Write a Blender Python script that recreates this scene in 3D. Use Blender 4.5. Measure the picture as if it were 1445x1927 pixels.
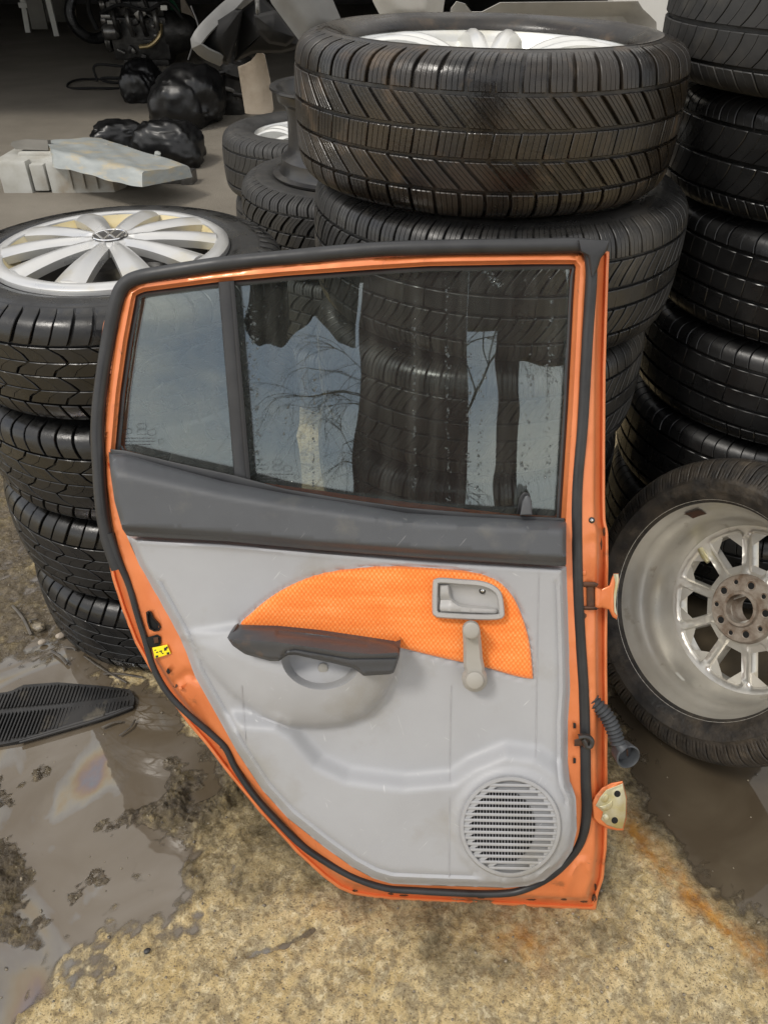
import bpy, bmesh, math, random
import numpy as np
from math import sin, cos, pi, radians, sqrt, atan2
from mathutils import Vector, Matrix
from mathutils.geometry import delaunay_2d_cdt
random.seed(7); rng = np.random.default_rng(11)
sc = bpy.context.scene
for o in list(bpy.data.objects): bpy.data.objects.remove(o)

# ------------------------------------------------------------------ camera
CAM_H = 1.34; PITCH = radians(38.0); F = 1445.0; CX, CY = 722.5, 963.5
cam = bpy.data.cameras.new('camera'); camo = bpy.data.objects.new('camera', cam); sc.collection.objects.link(camo)
camo.location = (0, 0, CAM_H); camo.rotation_euler = (pi/2 - PITCH, 0, 0)
cam.sensor_fit = 'VERTICAL'; cam.sensor_height = 24.0; cam.lens = 24.0*F/1927.0
cam.clip_start = 0.02; cam.clip_end = 2000
sc.camera = camo
# ------------------------------------------------------------------ sky, sun, exposure
SUN_EL, SUN_AZ = radians(56), radians(232)      # azimuth clockwise from +Y: behind and left of the camera
w = bpy.data.worlds.new('World'); sc.world = w; w.use_nodes = True
nt = w.node_tree; nt.nodes.clear()
def wn(t, **k):
    n = nt.nodes.new(t)
    for a, b in k.items(): setattr(n, a, b)
    return n
sky = wn('ShaderNodeTexSky', sky_type='NISHITA', sun_disc=False, sun_elevation=SUN_EL, sun_rotation=SUN_AZ)
tc = wn('ShaderNodeTexCoord'); mp = wn('ShaderNodeMapping'); mp.inputs['Scale'].default_value = (1.0, 1.0, 2.4)
ns = wn('ShaderNodeTexNoise'); ns.inputs['Scale'].default_value = 2.6; ns.inputs['Detail'].default_value = 7; ns.inputs['Roughness'].default_value = .55; ns.inputs['Distortion'].default_value = .4
rp = wn('ShaderNodeValToRGB'); rp.color_ramp.elements[0].position = .38; rp.color_ramp.elements[0].color = (.28, .28, .28, 1); rp.color_ramp.elements[1].position = .62; rp.color_ramp.elements[1].color = (.95, .95, .95, 1)
mx = wn('ShaderNodeMix', data_type='RGBA'); mx.inputs['B'].default_value = (11.0, 10.5, 9.7, 1)
bg = wn('ShaderNodeBackground'); bg.inputs['Strength'].default_value = .12
wo = wn('ShaderNodeOutputWorld')
L = nt.links.new
L(tc.outputs['Generated'], mp.inputs['Vector']); L(mp.outputs['Vector'], ns.inputs['Vector']); L(ns.outputs['Fac'], rp.inputs['Fac'])
L(rp.outputs['Color'], mx.inputs['Factor']); L(sky.outputs['Color'], mx.inputs['A']); L(mx.outputs['Result'], bg.inputs['Color']); L(bg.outputs['Background'], wo.inputs['Surface'])
sl = bpy.data.lights.new('sun', 'SUN'); sl.energy = 1.5; sl.angle = radians(11); sl.color = (1, .95, .87)
so = bpy.data.objects.new('sun', sl); sc.collection.objects.link(so)
sd_ = Vector((sin(SUN_AZ)*cos(SUN_EL), cos(SUN_AZ)*cos(SUN_EL), sin(SUN_EL)))
so.rotation_euler = sd_.to_track_quat('Z', 'Y').to_euler(); so.location = sd_*10
sc.view_settings.view_transform = 'Standard'; sc.view_settings.look = 'None'
sc.view_settings.exposure = 0.34; sc.view_settings.gamma = 1.0; sc.view_settings.use_curve_mapping = False
sc.render.engine = 'CYCLES'
sc.render.resolution_x = 767; sc.render.resolution_y = 1024
sc.cycles.sample_clamp_indirect = 2.5; sc.cycles.use_adaptive_sampling = False; sc.cycles.use_denoising = True; sc.cycles.max_bounces = 8; sc.cycles.transparent_max_bounces = 12

# ------------------------------------------------------------------ geometry helpers
FW = np.array([0, cos(PITCH), -sin(PITCH)]); UP = np.array([0, sin(PITCH), cos(PITCH)]); RT = np.array([1., 0, 0]); CP = np.array([0, 0, CAM_H])
def pray(x, y): return FW + RT*(x-CX)/F + UP*(CY-y)/F
def onz(x, y, z=0.0):
    d = pray(x, y); return CP + d*(z-CAM_H)/d[2]
def atY(x, y, Y):
    d = pray(x, y); return CP + d*Y/d[1]
COL = sc.collection
def obj(name, me, mat=None, parent=None, loc=None, rot=None):
    o = bpy.data.objects.new(name, me); COL.objects.link(o)
    if me is not None and mat is not None and len(me.materials) == 0: me.materials.append(mat)
    if parent is not None: o.parent = parent
    if loc is not None: o.location = loc
    if rot is not None: o.rotation_euler = rot
    return o
def tag(o, label, cat, group=None, kind=None):
    if label: o['label'] = label
    if cat: o['category'] = cat
    if group: o['group'] = group
    if kind: o['kind'] = kind
    return o
def empty(name, loc=(0, 0, 0), rot=(0, 0, 0)):
    e = bpy.data.objects.new(name, None); COL.objects.link(e); e.location = loc; e.rotation_euler = rot; e.empty_display_size = .1
    return e
def mesh(name, V, Fc, smooth=True, angle=40):
    me = bpy.data.meshes.new(name)
    V = np.asarray(V, dtype=float).reshape(-1, 3)
    if isinstance(Fc, np.ndarray) and Fc.ndim == 2:
        n, k = Fc.shape
        me.vertices.add(len(V)); me.vertices.foreach_set('co', V.ravel())
        me.loops.add(n*k); me.loops.foreach_set('vertex_index', Fc.ravel().astype(np.int32))
        me.polygons.add(n); me.polygons.foreach_set('loop_start', np.arange(0, n*k, k, dtype=np.int32))
        try: me.polygons.foreach_set('loop_total', np.full(n, k, dtype=np.int32))
        except Exception: pass
        me.update(calc_edges=True)
    else:
        me.from_pydata([tuple(v) for v in V], [], [tuple(int(i) for i in f) for f in Fc])
    me.validate()
    if smooth:
        me.polygons.foreach_set('use_smooth', np.ones(len(me.polygons), dtype=bool))
        if angle: me.set_sharp_from_angle(angle=radians(angle))
    me.update()
    return me
class MB:
    """collects shapes into one mesh"""
    def __init__(s): s.V = []; s.F = []
    def add(s, V, Fc):
        b = len(s.V); s.V += [tuple(v) for v in V]; s.F += [tuple(int(i)+b for i in f) for f in Fc]; return s
    def box(s, c, d, M=None, bev=0.0):
        bm = bmesh.new(); bmesh.ops.create_cube(bm, size=1)
        bmesh.ops.scale(bm, vec=d, verts=bm.verts)
        if bev > 0: bmesh.ops.bevel(bm, geom=bm.edges[:], offset=bev, segments=2, profile=.6, affect='EDGES')
        if M is not None: bmesh.ops.transform(bm, matrix=M, verts=bm.verts)
        bmesh.ops.translate(bm, vec=c, verts=bm.verts)
        bm.verts.index_update(); s.add([v.co for v in bm.verts], [[v.index for v in f.verts] for f in bm.faces]); bm.free(); return s
    def tube(s, pts, r, seg=10, cap=True, flat=1.0, nrm=None):
        V, Fc = tube_vf(pts, r, seg, cap, flat, nrm); return s.add(V, Fc)
    def revolve(s, prof, seg=48, M=None, close=False):
        """prof: list of (r, z) around local Z"""
        V = []; Fc = []; n = len(prof)
        for i in range(seg):
            a = 2*pi*i/seg
            for r, z in prof: V.append((r*cos(a), r*sin(a), z))
        for i in range(seg):
            j = (i+1) % seg
            for k in range(n if close else n-1):
                l = (k+1) % n
                Fc.append((i*n+k, j*n+k, j*n+l, i*n+l))
        if M is not None: V = [M @ Vector(v) for v in V]
        return s.add(V, Fc)
    def build(s, name, mat, parent=None, smooth=True, angle=40, loc=None, rot=None):
        me = mesh(name, s.V, s.F, smooth, angle)
        bm = bmesh.new(); bm.from_mesh(me); bmesh.ops.recalc_face_normals(bm, faces=bm.faces); bm.to_mesh(me); bm.free()
        if smooth and angle: me.set_sharp_from_angle(angle=radians(angle))
        return obj(name, me, mat, parent, loc, rot)
def tube_vf(pts, r, seg=10, cap=True, flat=1.0, nrm=None):
    P = np.asarray(pts, float); n = len(P); rr = np.full(n, r) if np.isscalar(r) else np.asarray(r, float)
    T = np.gradient(P, axis=0); T /= np.linalg.norm(T, axis=1)[:, None]+1e-12
    V = []; Fc = []; u = np.array(nrm if nrm is not None else (0, 0, 1.), float)
    if abs(u @ T[0]) > .95: u = np.array([1., 0, 0])
    for i in range(n):
        b = np.cross(T[i], u); b /= np.linalg.norm(b)+1e-12; uu = np.cross(b, T[i])
        if nrm is None: u = uu
        for k in range(seg):
            a = 2*pi*k/seg; V.append(P[i] + b*cos(a)*rr[i] + uu*sin(a)*rr[i]*flat)
    for i in range(n-1):
        for k in range(seg):
            l = (k+1) % seg; Fc.append((i*seg+k, i*seg+l, (i+1)*seg+l, (i+1)*seg+k))
    if cap: Fc.append(tuple(range(seg))[::-1]); Fc.append(tuple((n-1)*seg+k for k in range(seg)))
    return V, Fc
def catmull(pts, sub=6, closed=False):
    P = np.asarray(pts, float); n = len(P); out = []
    rngi = range(n if closed else n-1)
    for i in rngi:
        p0 = P[(i-1) % n] if closed or i > 0 else 2*P[0]-P[1]; p1 = P[i]; p2 = P[(i+1) % n]; p3 = P[(i+2) % n] if closed or i+2 < n else 2*P[-1]-P[-2]
        for k in range(sub):
            t = k/sub; out.append(.5*((2*p1)+(-p0+p2)*t+(2*p0-5*p1+4*p2-p3)*t*t+(-p0+3*p1-3*p2+p3)*t**3))
    if not closed: out.append(P[-1])
    return np.array(out)
def resample(P, step, closed=False):
    P = np.asarray(P, float)
    if closed: P = np.vstack([P, P[:1]])
    d = np.r_[0, np.cumsum(np.linalg.norm(np.diff(P, axis=0), axis=1))]
    n = max(2, int(round(d[-1]/step))); t = np.linspace(0, d[-1], n+1)
    Q = np.stack([np.interp(t, d, P[:, k]) for k in range(P.shape[1])], 1)
    return Q[:-1] if closed else Q
def sdpoly(P, poly):
    """signed distance to polygon, positive inside"""
    P = np.asarray(P, float); A = np.asarray(poly, float); B = np.roll(A, -1, 0)
    best = np.full(len(P), 1e18); ins = np.zeros(len(P), bool)
    for a, b in zip(A, B):
        e = b-a; wv = P-a; t = np.clip((wv@e)/(e@e+1e-12), 0, 1); q = wv-t[:, None]*e
        best = np.minimum(best, (q*q).sum(1))
        c = (a[1] > P[:, 1]) != (b[1] > P[:, 1])
        with np.errstate(divide='ignore', invalid='ignore'):
            xi = (b[0]-a[0])*(P[:, 1]-a[1])/(b[1]-a[1])+a[0]
        ins ^= c & (P[:, 0] < xi)
    return np.where(ins, 1, -1)*np.sqrt(best)
def sdline(P, line):
    P = np.asarray(P, float); A = np.asarray(line, float); best = np.full(len(P), 1e18)
    for a, b in zip(A[:-1], A[1:]):
        e = b-a; wv = P-a; t = np.clip((wv@e)/(e@e+1e-12), 0, 1); q = wv-t[:, None]*e; best = np.minimum(best, (q*q).sum(1))
    return np.sqrt(best)
def sstep(x, a, b):
    t = np.clip((np.asarray(x, float)-a)/(b-a), 0, 1); return t*t*(3-2*t)
def offset(poly, d):
    """shift a polygon outline inward by d (orientation-independent)"""
    A = np.asarray(poly, float); area = np.sum(A[:, 0]*np.roll(A[:, 1], -1)-np.roll(A[:, 0], -1)*A[:, 1])
    T = np.roll(A, -1, 0)-np.roll(A, 1, 0); T /= np.linalg.norm(T, axis=1)[:, None]+1e-9
    N = np.stack([-T[:, 1], T[:, 0]], 1)*(1 if area > 0 else -1)
    return A+N*d
class Noise2:
    def __init__(s, seed): s.g = np.random.default_rng(seed).random((256, 256))
    def __call__(s, x, y):
        xi = np.floor(x).astype(int); yi = np.floor(y).astype(int); fx = x-xi; fy = y-yi
        fx = fx*fx*fx*(fx*(fx*6-15)+10); fy = fy*fy*fy*(fy*(fy*6-15)+10); g = s.g
        a = g[xi & 255, yi & 255]; b = g[(xi+1) & 255, yi & 255]; c = g[xi & 255, (yi+1) & 255]; d = g[(xi+1) & 255, (yi+1) & 255]
        return (a*(1-fx)+b*fx)*(1-fy)+(c*(1-fx)+d*fx)*fy-.5
def fbm(x, y, seed, f, octv=4, gain=.5):
    r = 0; a = 1
    for k in range(octv):
        r = r+a*Noise2(seed+k)(x*f+13.7*k, y*f-7.1*k); f *= 2.03; a *= gain
    return r

# ------------------------------------------------------------------ material helper
def mat(name, c1, c2=None, rough=.5, rough2=None, metal=0.0, nscale=20, bump=0.0, bscale=60, coat=0.0, spec=.5, detail=5, lo=.35, hi=.65, c3=None, c3scale=6, c3lo=.55, c3hi=.7, bdist=.002, stretch=None, scr=None, ridged=False):
    m = bpy.data.materials.new(name); m.use_nodes = True; t = m.node_tree; b = t.nodes['Principled BSDF']; lk = t.links.new
    b.inputs['Metallic'].default_value = metal; b.inputs['Roughness'].default_value = rough; b.inputs['Specular IOR Level'].default_value = spec
    b.inputs['Coat Weight'].default_value = coat; b.inputs['Coat Roughness'].default_value = .08
    b.inputs['Base Color'].default_value = (*c1, 1)
    tcn = t.nodes.new('ShaderNodeTexCoord'); vec = tcn.outputs['Object']
    if stretch:
        mpn = t.nodes.new('ShaderNodeMapping'); mpn.inputs['Scale'].default_value = stretch; lk(vec, mpn.inputs['Vector']); vec = mpn.outputs['Vector']
    def noise(s, d=detail):
        n = t.nodes.new('ShaderNodeTexNoise'); n.inputs['Scale'].default_value = s; n.inputs['Detail'].default_value = d; n.inputs['Roughness'].default_value = .6; lk(vec, n.inputs['Vector']); return n
    def rampf(src, a, bb):
        r = t.nodes.new('ShaderNodeMapRange'); r.inputs['From Min'].default_value = a; r.inputs['From Max'].default_value = bb; lk(src, r.inputs['Value']); return r.outputs['Result']
    col = None
    if c2 is not None:
        f = rampf(noise(nscale).outputs['Fac'], lo, hi); mxn = t.nodes.new('ShaderNodeMix'); mxn.data_type = 'RGBA'
        mxn.inputs['A'].default_value = (*c1, 1); mxn.inputs['B'].default_value = (*c2, 1); lk(f, mxn.inputs['Factor']); col = mxn.outputs['Result']
    if c3 is not None:
        f = rampf(noise(c3scale, 7).outputs['Fac'], c3lo, c3hi); mxn = t.nodes.new('ShaderNodeMix'); mxn.data_type = 'RGBA'
        mxn.inputs['B'].default_value = (*c3, 1); lk(f, mxn.inputs['Factor'])
        if col is not None: lk(col, mxn.inputs['A'])
        else: mxn.inputs['A'].default_value = (*c1, 1)
        col = mxn.outputs['Result']
    if scr is not None:
        for rot_, sc3 in ((.5, (26, 260, 60)), (-.9, (30, 300, 60)), (1.3, (18, 200, 50))):
            m0 = t.nodes.new('ShaderNodeMapping'); m0.inputs['Rotation'].default_value = (0, 0, rot_); lk(tcn.outputs['Object'], m0.inputs['Vector'])
            mq = t.nodes.new('ShaderNodeMapping'); mq.inputs['Scale'].default_value = sc3; lk(m0.outputs['Vector'], mq.inputs['Vector'])
            n_ = t.nodes.new('ShaderNodeTexNoise'); n_.inputs['Scale'].default_value = 1.0; n_.inputs['Detail'].default_value = 2; lk(mq.outputs['Vector'], n_.inputs['Vector'])
            f = rampf(n_.outputs['Fac'], .735, .82); mxn = t.nodes.new('ShaderNodeMix'); mxn.data_type = 'RGBA'; mxn.inputs['B'].default_value = (*scr, 1); lk(f, mxn.inputs['Factor'])
            if col is not None: lk(col, mxn.inputs['A'])
            else: mxn.inputs['A'].default_value = (*c1, 1)
            col = mxn.outputs['Result']
    if col is not None: lk(col, b.inputs['Base Color'])
    if rough2 is not None:
        r = t.nodes.new('ShaderNodeMapRange'); r.inputs['From Min'].default_value = .38; r.inputs['From Max'].default_value = .62
        r.inputs['To Min'].default_value = rough; r.inputs['To Max'].default_value = rough2; lk(noise(nscale*.7).outputs['Fac'], r.inputs['Value']); lk(r.outputs['Result'], b.inputs['Roughness'])
    if bump > 0:
        bn = t.nodes.new('ShaderNodeBump'); bn.inputs['Strength'].default_value = bump; bn.inputs['Distance'].default_value = bdist; nb_ = noise(bscale); nb_.noise_type = 'RIDGED_MULTIFRACTAL' if ridged else 'FBM'; lk(nb_.outputs['Fac'], bn.inputs['Height']); lk(bn.outputs['Normal'], b.inputs['Normal'])
    return m
M = {}
M['orange'] = mat('orange_paint', (.72, .225, .078), (.63, .175, .055), rough=.30, rough2=.42, nscale=9, coat=.4, metal=.30, c3=(.16, .075, .035), c3scale=18, c3lo=.64, c3hi=.78, bump=.12, bscale=24, scr=(.34, .12, .05))
M['grey_trim'] = mat('grey_trim_plastic', (.350, .355, .368), (.315, .318, .328), rough=.42, rough2=.58, nscale=5, bump=.22, bscale=750, bdist=.0006, c3=(.255, .240, .205), c3scale=6, c3lo=.54, c3hi=.80, scr=(.52, .52, .52))
M['dark_trim'] = mat('charcoal_trim_plastic', (.066, .070, .076), (.056, .059, .064), rough=.44, rough2=.60, nscale=8, bump=.3, bscale=600, bdist=.0007, c3=(.12, .115, .10), c3scale=9, c3lo=.60, c3hi=.80, scr=(.17, .17, .17))
M['armrest'] = mat('armrest_plastic', (.042, .045, .050), (.055, .056, .060), rough=.42, rough2=.55, nscale=14, bump=.12, bscale=500, bdist=.0006, c3=(.16, .10, .065), c3scale=13, c3lo=.56, c3hi=.74)
M['seal'] = mat('rubber_seal', (.013, .0135, .015), (.026, .027, .029), rough=.38, rough2=.62, nscale=14, bump=.1, bscale=60)
M['black_plastic'] = mat('black_plastic', (.012, .012, .013), rough=.45)
M['bezel'] = mat('bezel_grey_plastic', (.37, .36, .35), (.34, .335, .325), rough=.42, nscale=30)
M['winder'] = mat('winder_beige_grey_plastic', (.33, .315, .285), (.30, .285, .255), rough=.48, nscale=22, c3=(.10, .09, .08), c3scale=30, c3lo=.68, c3hi=.76)
M['tyre_wet'] = mat('wet_tyre_rubber', (.0045, .0045, .0047), (.009, .009, .0088), rough=.17, rough2=.48, nscale=22, bump=.25, bscale=220, bdist=.0012, c3=(.030, .028, .025), c3scale=9, c3lo=.62, c3hi=.88)
M['tyre_dry'] = mat('dusty_tyre_rubber', (.017, .0165, .016), (.028, .027, .025), rough=.45, rough2=.68, nscale=20, bump=.25, bscale=200, bdist=.0012, c3=(.060, .053, .043), c3scale=10, c3lo=.57, c3hi=.80)
M['tyre_mud'] = mat('muddy_tyre_rubber', (.0085, .008, .0075), (.026, .020, .014), rough=.14, rough2=.48, nscale=11, bump=.3, bscale=160, bdist=.0015, c3=(.105, .070, .040), c3scale=15, c3lo=.57, c3hi=.80)
M['tyre_mid'] = mat('damp_tyre_rubber', (.014, .0138, .0135), (.026, .025, .0235), rough=.22, rough2=.55, nscale=16, bump=.25, bscale=200, bdist=.0012, c3=(.065, .058, .047), c3scale=9, c3lo=.56, c3hi=.80)
M['tyre_worn'] = mat('worn_wet_tyre_rubber', (.0045, .0045, .0048), (.014, .014, .014), rough=.14, rough2=.50, nscale=9, bump=.2, bscale=150, bdist=.0012)
M['tyre_earth'] = mat('earth_caked_tyre_rubber', (.012, .011, .010), (.048, .039, .029), rough=.40, rough2=.75, nscale=26, bump=.7, bscale=110, bdist=.003, c3=(.10, .082, .058), c3scale=13, c3lo=.58, c3hi=.78)
M['alloy'] = mat('alloy_silver', (.62, .61, .58), (.52, .50, .46), rough=.32, rough2=.45, metal=.55, nscale=8, c3=(.40, .33, .22), c3scale=7, c3lo=.60, c3hi=.85)
M['alloy_white'] = mat('bright_alloy', (.70, .70, .68), (.62, .62, .59), rough=.28, metal=.6, nscale=7, c3=(.60, .55, .38), c3scale=6, c3lo=.55, c3hi=.85)
M['hubcap'] = mat('hubcap_silver_paint', (.58, .58, .57), (.52, .52, .51), rough=.26, rough2=.40, metal=.62, nscale=8, c3=(.50, .45, .32), c3scale=9, c3lo=.62, c3hi=.82)
M['hubcap_stain'] = mat('hubcap_yellow_stain', (.62, .50, .24), (.66, .60, .42), rough=.45, metal=.1, nscale=9, c3=(.22, .15, .07), c3scale=14, c3lo=.60, c3hi=.78)
M['alloy_back'] = mat('alloy_dirty_back', (.60, .58, .53), (.52, .50, .45), rough=.28, rough2=.42, metal=.72, nscale=10, bump=.12, bscale=60, c3=(.26, .21, .15), c3scale=24, c3lo=.62, c3hi=.78)
M['rust_hub'] = mat('rusty_hub_face', (.36, .32, .27), (.15, .10, .065), rough=.5, rough2=.8, metal=.35, nscale=30, bump=.5, bscale=70)
M['hole_shade'] = mat('hole_shade', (.004, .004, .004), rough=.9)  # near-black colour paints the shade inside holes and recesses
M['chrome'] = mat('chrome', (.75, .75, .75), rough=.15, metal=1.0)
M['black_steel'] = mat('black_steel', (.014, .014, .015), (.022, .020, .018), rough=.30, rough2=.5, metal=.0, nscale=20, coat=.2)
M['zinc'] = mat('zinc_hinge', (.58, .57, .46), (.50, .44, .22), rough=.30, rough2=.45, metal=.75, nscale=34, c3=(.30, .13, .05), c3scale=28, c3lo=.60, c3hi=.75)
M['rust_steel'] = mat('rusty_steel', (.12, .05, .025), (.06, .035, .025), rough=.6, metal=.4, nscale=60)
M['yellow'] = mat('yellow_sticker', (.85, .72, .02), rough=.4)
M['ink'] = mat('black_ink', (.02, .02, .02), rough=.6)
M['conduit'] = mat('rubber_conduit', (.034, .037, .041), (.050, .054, .058), rough=.5, nscale=40)
M['bag'] = mat('black_bin_bag', (.0035, .0035, .0037), rough=.34, rough2=.5, nscale=6, bump=1.0, bscale=6, bdist=.05, ridged=True, detail=3)
M['tarp'] = mat('grey_sheet', (.34, .36, .35), (.26, .28, .275), rough=.40, nscale=6, bump=.25, bscale=9, bdist=.02, c3=(.40, .345, .235), c3scale=9, c3lo=.50, c3hi=.68, stretch=(1, 1, 3))
M['box_plastic'] = mat('dirty_white_plastic', (.44, .44, .41), (.34, .33, .29), rough=.5, nscale=7, c3=(.26, .21, .15), c3scale=4, c3lo=.52, c3hi=.72)
M['bumper'] = mat('grey_bumper_plastic', (.155, .155, .148), (.12, .118, .112), rough=.5, rough2=.62, nscale=7, c3=(.24, .235, .22), c3scale=9, c3lo=.56, c3hi=.75, bump=.12, bscale=40)
M['bumper_light'] = mat('light_grey_panel', (.43, .415, .38), (.37, .355, .32), rough=.5, nscale=6, c3=(.19, .17, .145), c3scale=4, c3lo=.5, c3hi=.75)
M['bumper_dark'] = mat('dark_bumper_inside', (.005, .005, .005), (.009, .0085, .008), rough=.7, nscale=8, spec=.25)
M['cardboard'] = mat('beige_board', (.36, .31, .25), (.28, .235, .185), rough=.8, nscale=14, c3=(.18, .145, .11), c3scale=12, c3lo=.54, c3hi=.72)
M['engine'] = mat('oily_engine_metal', (.040, .038, .035), (.016, .015, .014), rough=.32, rough2=.55, metal=.6, nscale=14, bump=.5, bscale=40, bdist=.006)
M['engine_light'] = mat('grey_engine_metal', (.16, .155, .145), (.08, .075, .07), rough=.35, metal=.7, nscale=12)
M['brass'] = mat('dull_brass', (.36, .28, .15), rough=.35, metal=.8)
M['green'] = mat('green_sheet', (.008, .075, .034), (.006, .05, .024), rough=.4, nscale=6)
M['white_paint'] = mat('white_painted_wood', (.55, .54, .50), (.45, .44, .40), rough=.55, nscale=5)
M['old_board'] = mat('old_board', (.16, .15, .13), (.10, .095, .08), rough=.75, nscale=3)
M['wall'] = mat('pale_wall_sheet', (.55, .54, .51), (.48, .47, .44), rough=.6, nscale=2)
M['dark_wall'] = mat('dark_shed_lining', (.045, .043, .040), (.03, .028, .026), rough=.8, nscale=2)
M['maroon'] = mat('maroon_stand_in', (.050, .012, .014), (.035, .010, .012), rough=.6, nscale=3)  # colour of the added panels mirrored in the door window
M['stone'] = mat('wet_stone', (.30, .25, .17), (.05, .045, .04), rough=.25, rough2=.5, nscale=170, bump=.3, bscale=60)
M['stick'] = mat('wet_debris', (.10, .085, .065), (.05, .042, .034), rough=.22, nscale=40)
M['mat_rubber'] = mat('ribbed_rubber_mat', (.013, .013, .013), (.026, .024, .022), rough=.26, rough2=.5, nscale=20, c3=(.10, .085, .06), c3scale=14, c3lo=.60, c3hi=.72)
M['bark'] = mat('bark', (.05, .04, .032), (.03, .025, .02), rough=.8, nscale=10)
M['clear_plastic'] = mat('cloudy_plastic', (.30, .31, .29), rough=.35)

def glass_mat():
    m = bpy.data.materials.new('tinted_window_glass'); m.use_nodes = True; t = m.node_tree; t.nodes.clear(); lk = t.links.new
    out = t.nodes.new('ShaderNodeOutputMaterial'); tr = t.nodes.new('ShaderNodeBsdfTransparent'); tr.inputs['Color'].default_value = (.86, .90, .88, 1)
    gl = t.nodes.new('ShaderNodeBsdfGlossy'); gl.inputs['Roughness'].default_value = 0.0; gl.inputs['Color'].default_value = (.88, .95, .95, 1)
    fr = t.nodes.new('ShaderNodeFresnel'); fr.inputs['IOR'].default_value = 1.85
    nw = t.nodes.new('ShaderNodeTexNoise'); nw.inputs['Scale'].default_value = 9; nw.inputs['Detail'].default_value = 1; tcw = t.nodes.new('ShaderNodeTexCoord'); lk(tcw.outputs['Object'], nw.inputs['Vector'])
    bw = t.nodes.new('ShaderNodeBump'); bw.inputs['Strength'].default_value = 1.0; bw.inputs['Distance'].default_value = .0006; lk(nw.outputs['Fac'], bw.inputs['Height']); lk(bw.outputs['Normal'], gl.inputs['Normal'])
    m1 = t.nodes.new('ShaderNodeMixShader'); lk(fr.outputs['Fac'], m1.inputs['Fac']); lk(tr.outputs['BSDF'], m1.inputs[1]); lk(gl.outputs['BSDF'], m1.inputs[2])
    df = t.nodes.new('ShaderNodeBsdfDiffuse'); df.inputs['Color'].default_value = (.40, .40, .36, 1)
    tcn = t.nodes.new('ShaderNodeTexCoord'); mpn = t.nodes.new('ShaderNodeMapping'); mpn.inputs['Scale'].default_value = (60, 5, 5); lk(tcn.outputs['Object'], mpn.inputs['Vector'])
    n = t.nodes.new('ShaderNodeTexNoise'); n.inputs['Scale'].default_value = 1.0; n.inputs['Detail'].default_value = 6; lk(mpn.outputs['Vector'], n.inputs['Vector'])
    r = t.nodes.new('ShaderNodeMapRange'); r.inputs['From Min'].default_value = .45; r.inputs['From Max'].default_value = .85; r.inputs['To Min'].default_value = .022; r.inputs['To Max'].default_value = .075; lk(n.outputs['Fac'], r.inputs['Value'])
    m2 = t.nodes.new('ShaderNodeMixShader'); lk(r.outputs['Result'], m2.inputs['Fac']); lk(m1.outputs['Shader'], m2.inputs[1]); lk(df.outputs['BSDF'], m2.inputs[2])
    lk(m2.outputs['Shader'], out.inputs['Surface']); return m
M['glass'] = glass_mat()
def drop_mat():
    m = bpy.data.materials.new('water_drop'); m.use_nodes = True; b = m.node_tree.nodes['Principled BSDF']
    b.inputs['Transmission Weight'].default_value = 1; b.inputs['IOR'].default_value = 1.33; b.inputs['Roughness'].default_value = 0; return m
M['drop'] = drop_mat()
def fabric_mat():
    m = bpy.data.materials.new('orange_woven_fabric'); m.use_nodes = True; t = m.node_tree; b = t.nodes['Principled BSDF']; lk = t.links.new
    b.inputs['Roughness'].default_value = .85; b.inputs['Sheen Weight'].default_value = .25; b.inputs['Specular IOR Level'].default_value = .2
    tcn = t.nodes.new('ShaderNodeTexCoord')
    sx = t.nodes.new('ShaderNodeSeparateXYZ'); lk(tcn.outputs['Object'], sx.inputs['Vector'])
    def mth(op, a, b=None):
        n = t.nodes.new('ShaderNodeMath'); n.operation = op
        for i, v in enumerate((a, b)):
            if v is None: continue
            if isinstance(v, (int, float)): n.inputs[i].default_value = v
            else: lk(v, n.inputs[i])
        return n.outputs[0]
    X, Y = sx.outputs['X'], sx.outputs['Y']
    a_ = mth('SINE', mth('MULTIPLY', X, 2*pi/.0066)); b_ = mth('SINE', mth('MULTIPLY', mth('ADD', Y, mth('MULTIPLY', X, .04)), 2*pi/.0088))
    chk = mth('MULTIPLY', a_, b_)
    def noise(sc_, sc3, d=3):
        mpn = t.nodes.new('ShaderNodeMapping'); mpn.inputs['Scale'].default_value = sc3; lk(tcn.outputs['Object'], mpn.inputs['Vector'])
        n = t.nodes.new('ShaderNodeTexNoise'); n.inputs['Scale'].default_value = sc_; n.inputs['Detail'].default_value = d; lk(mpn.outputs['Vector'], n.inputs['Vector']); return n.outputs['Fac']
    band = noise(1.0, (14, 90, 20)); fine = noise(420, (1.6, .8, 1)); big = noise(1.0, (26, 26, 10))
    val = mth('ADD', mth('MULTIPLY', chk, .34), mth('ADD', mth('MULTIPLY', mth('SUBTRACT', band, .5), .8), mth('ADD', mth('MULTIPLY', mth('SUBTRACT', fine, .5), .9), mth('MULTIPLY', mth('SUBTRACT', big, .5), .35))))
    r = t.nodes.new('ShaderNodeValToRGB'); e = r.color_ramp.elements; e[0].position = .12; e[0].color = (.74, .150, .022, 1); e[1].position = .92; e[1].color = (.95, .45, .17, 1); k = e.new(.5); k.color = (.86, .235, .045, 1)
    lk(mth('ADD', mth('MULTIPLY', val, .62), .46), r.inputs['Fac']); lk(r.outputs['Color'], b.inputs['Base Color'])
    bn = t.nodes.new('ShaderNodeBump'); bn.inputs['Strength'].default_value = .35; bn.inputs['Distance'].default_value = .0006; lk(chk, bn.inputs['Height']); lk(bn.outputs['Normal'], b.inputs['Normal'])
    return m
M['fabric'] = fabric_mat()

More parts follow.
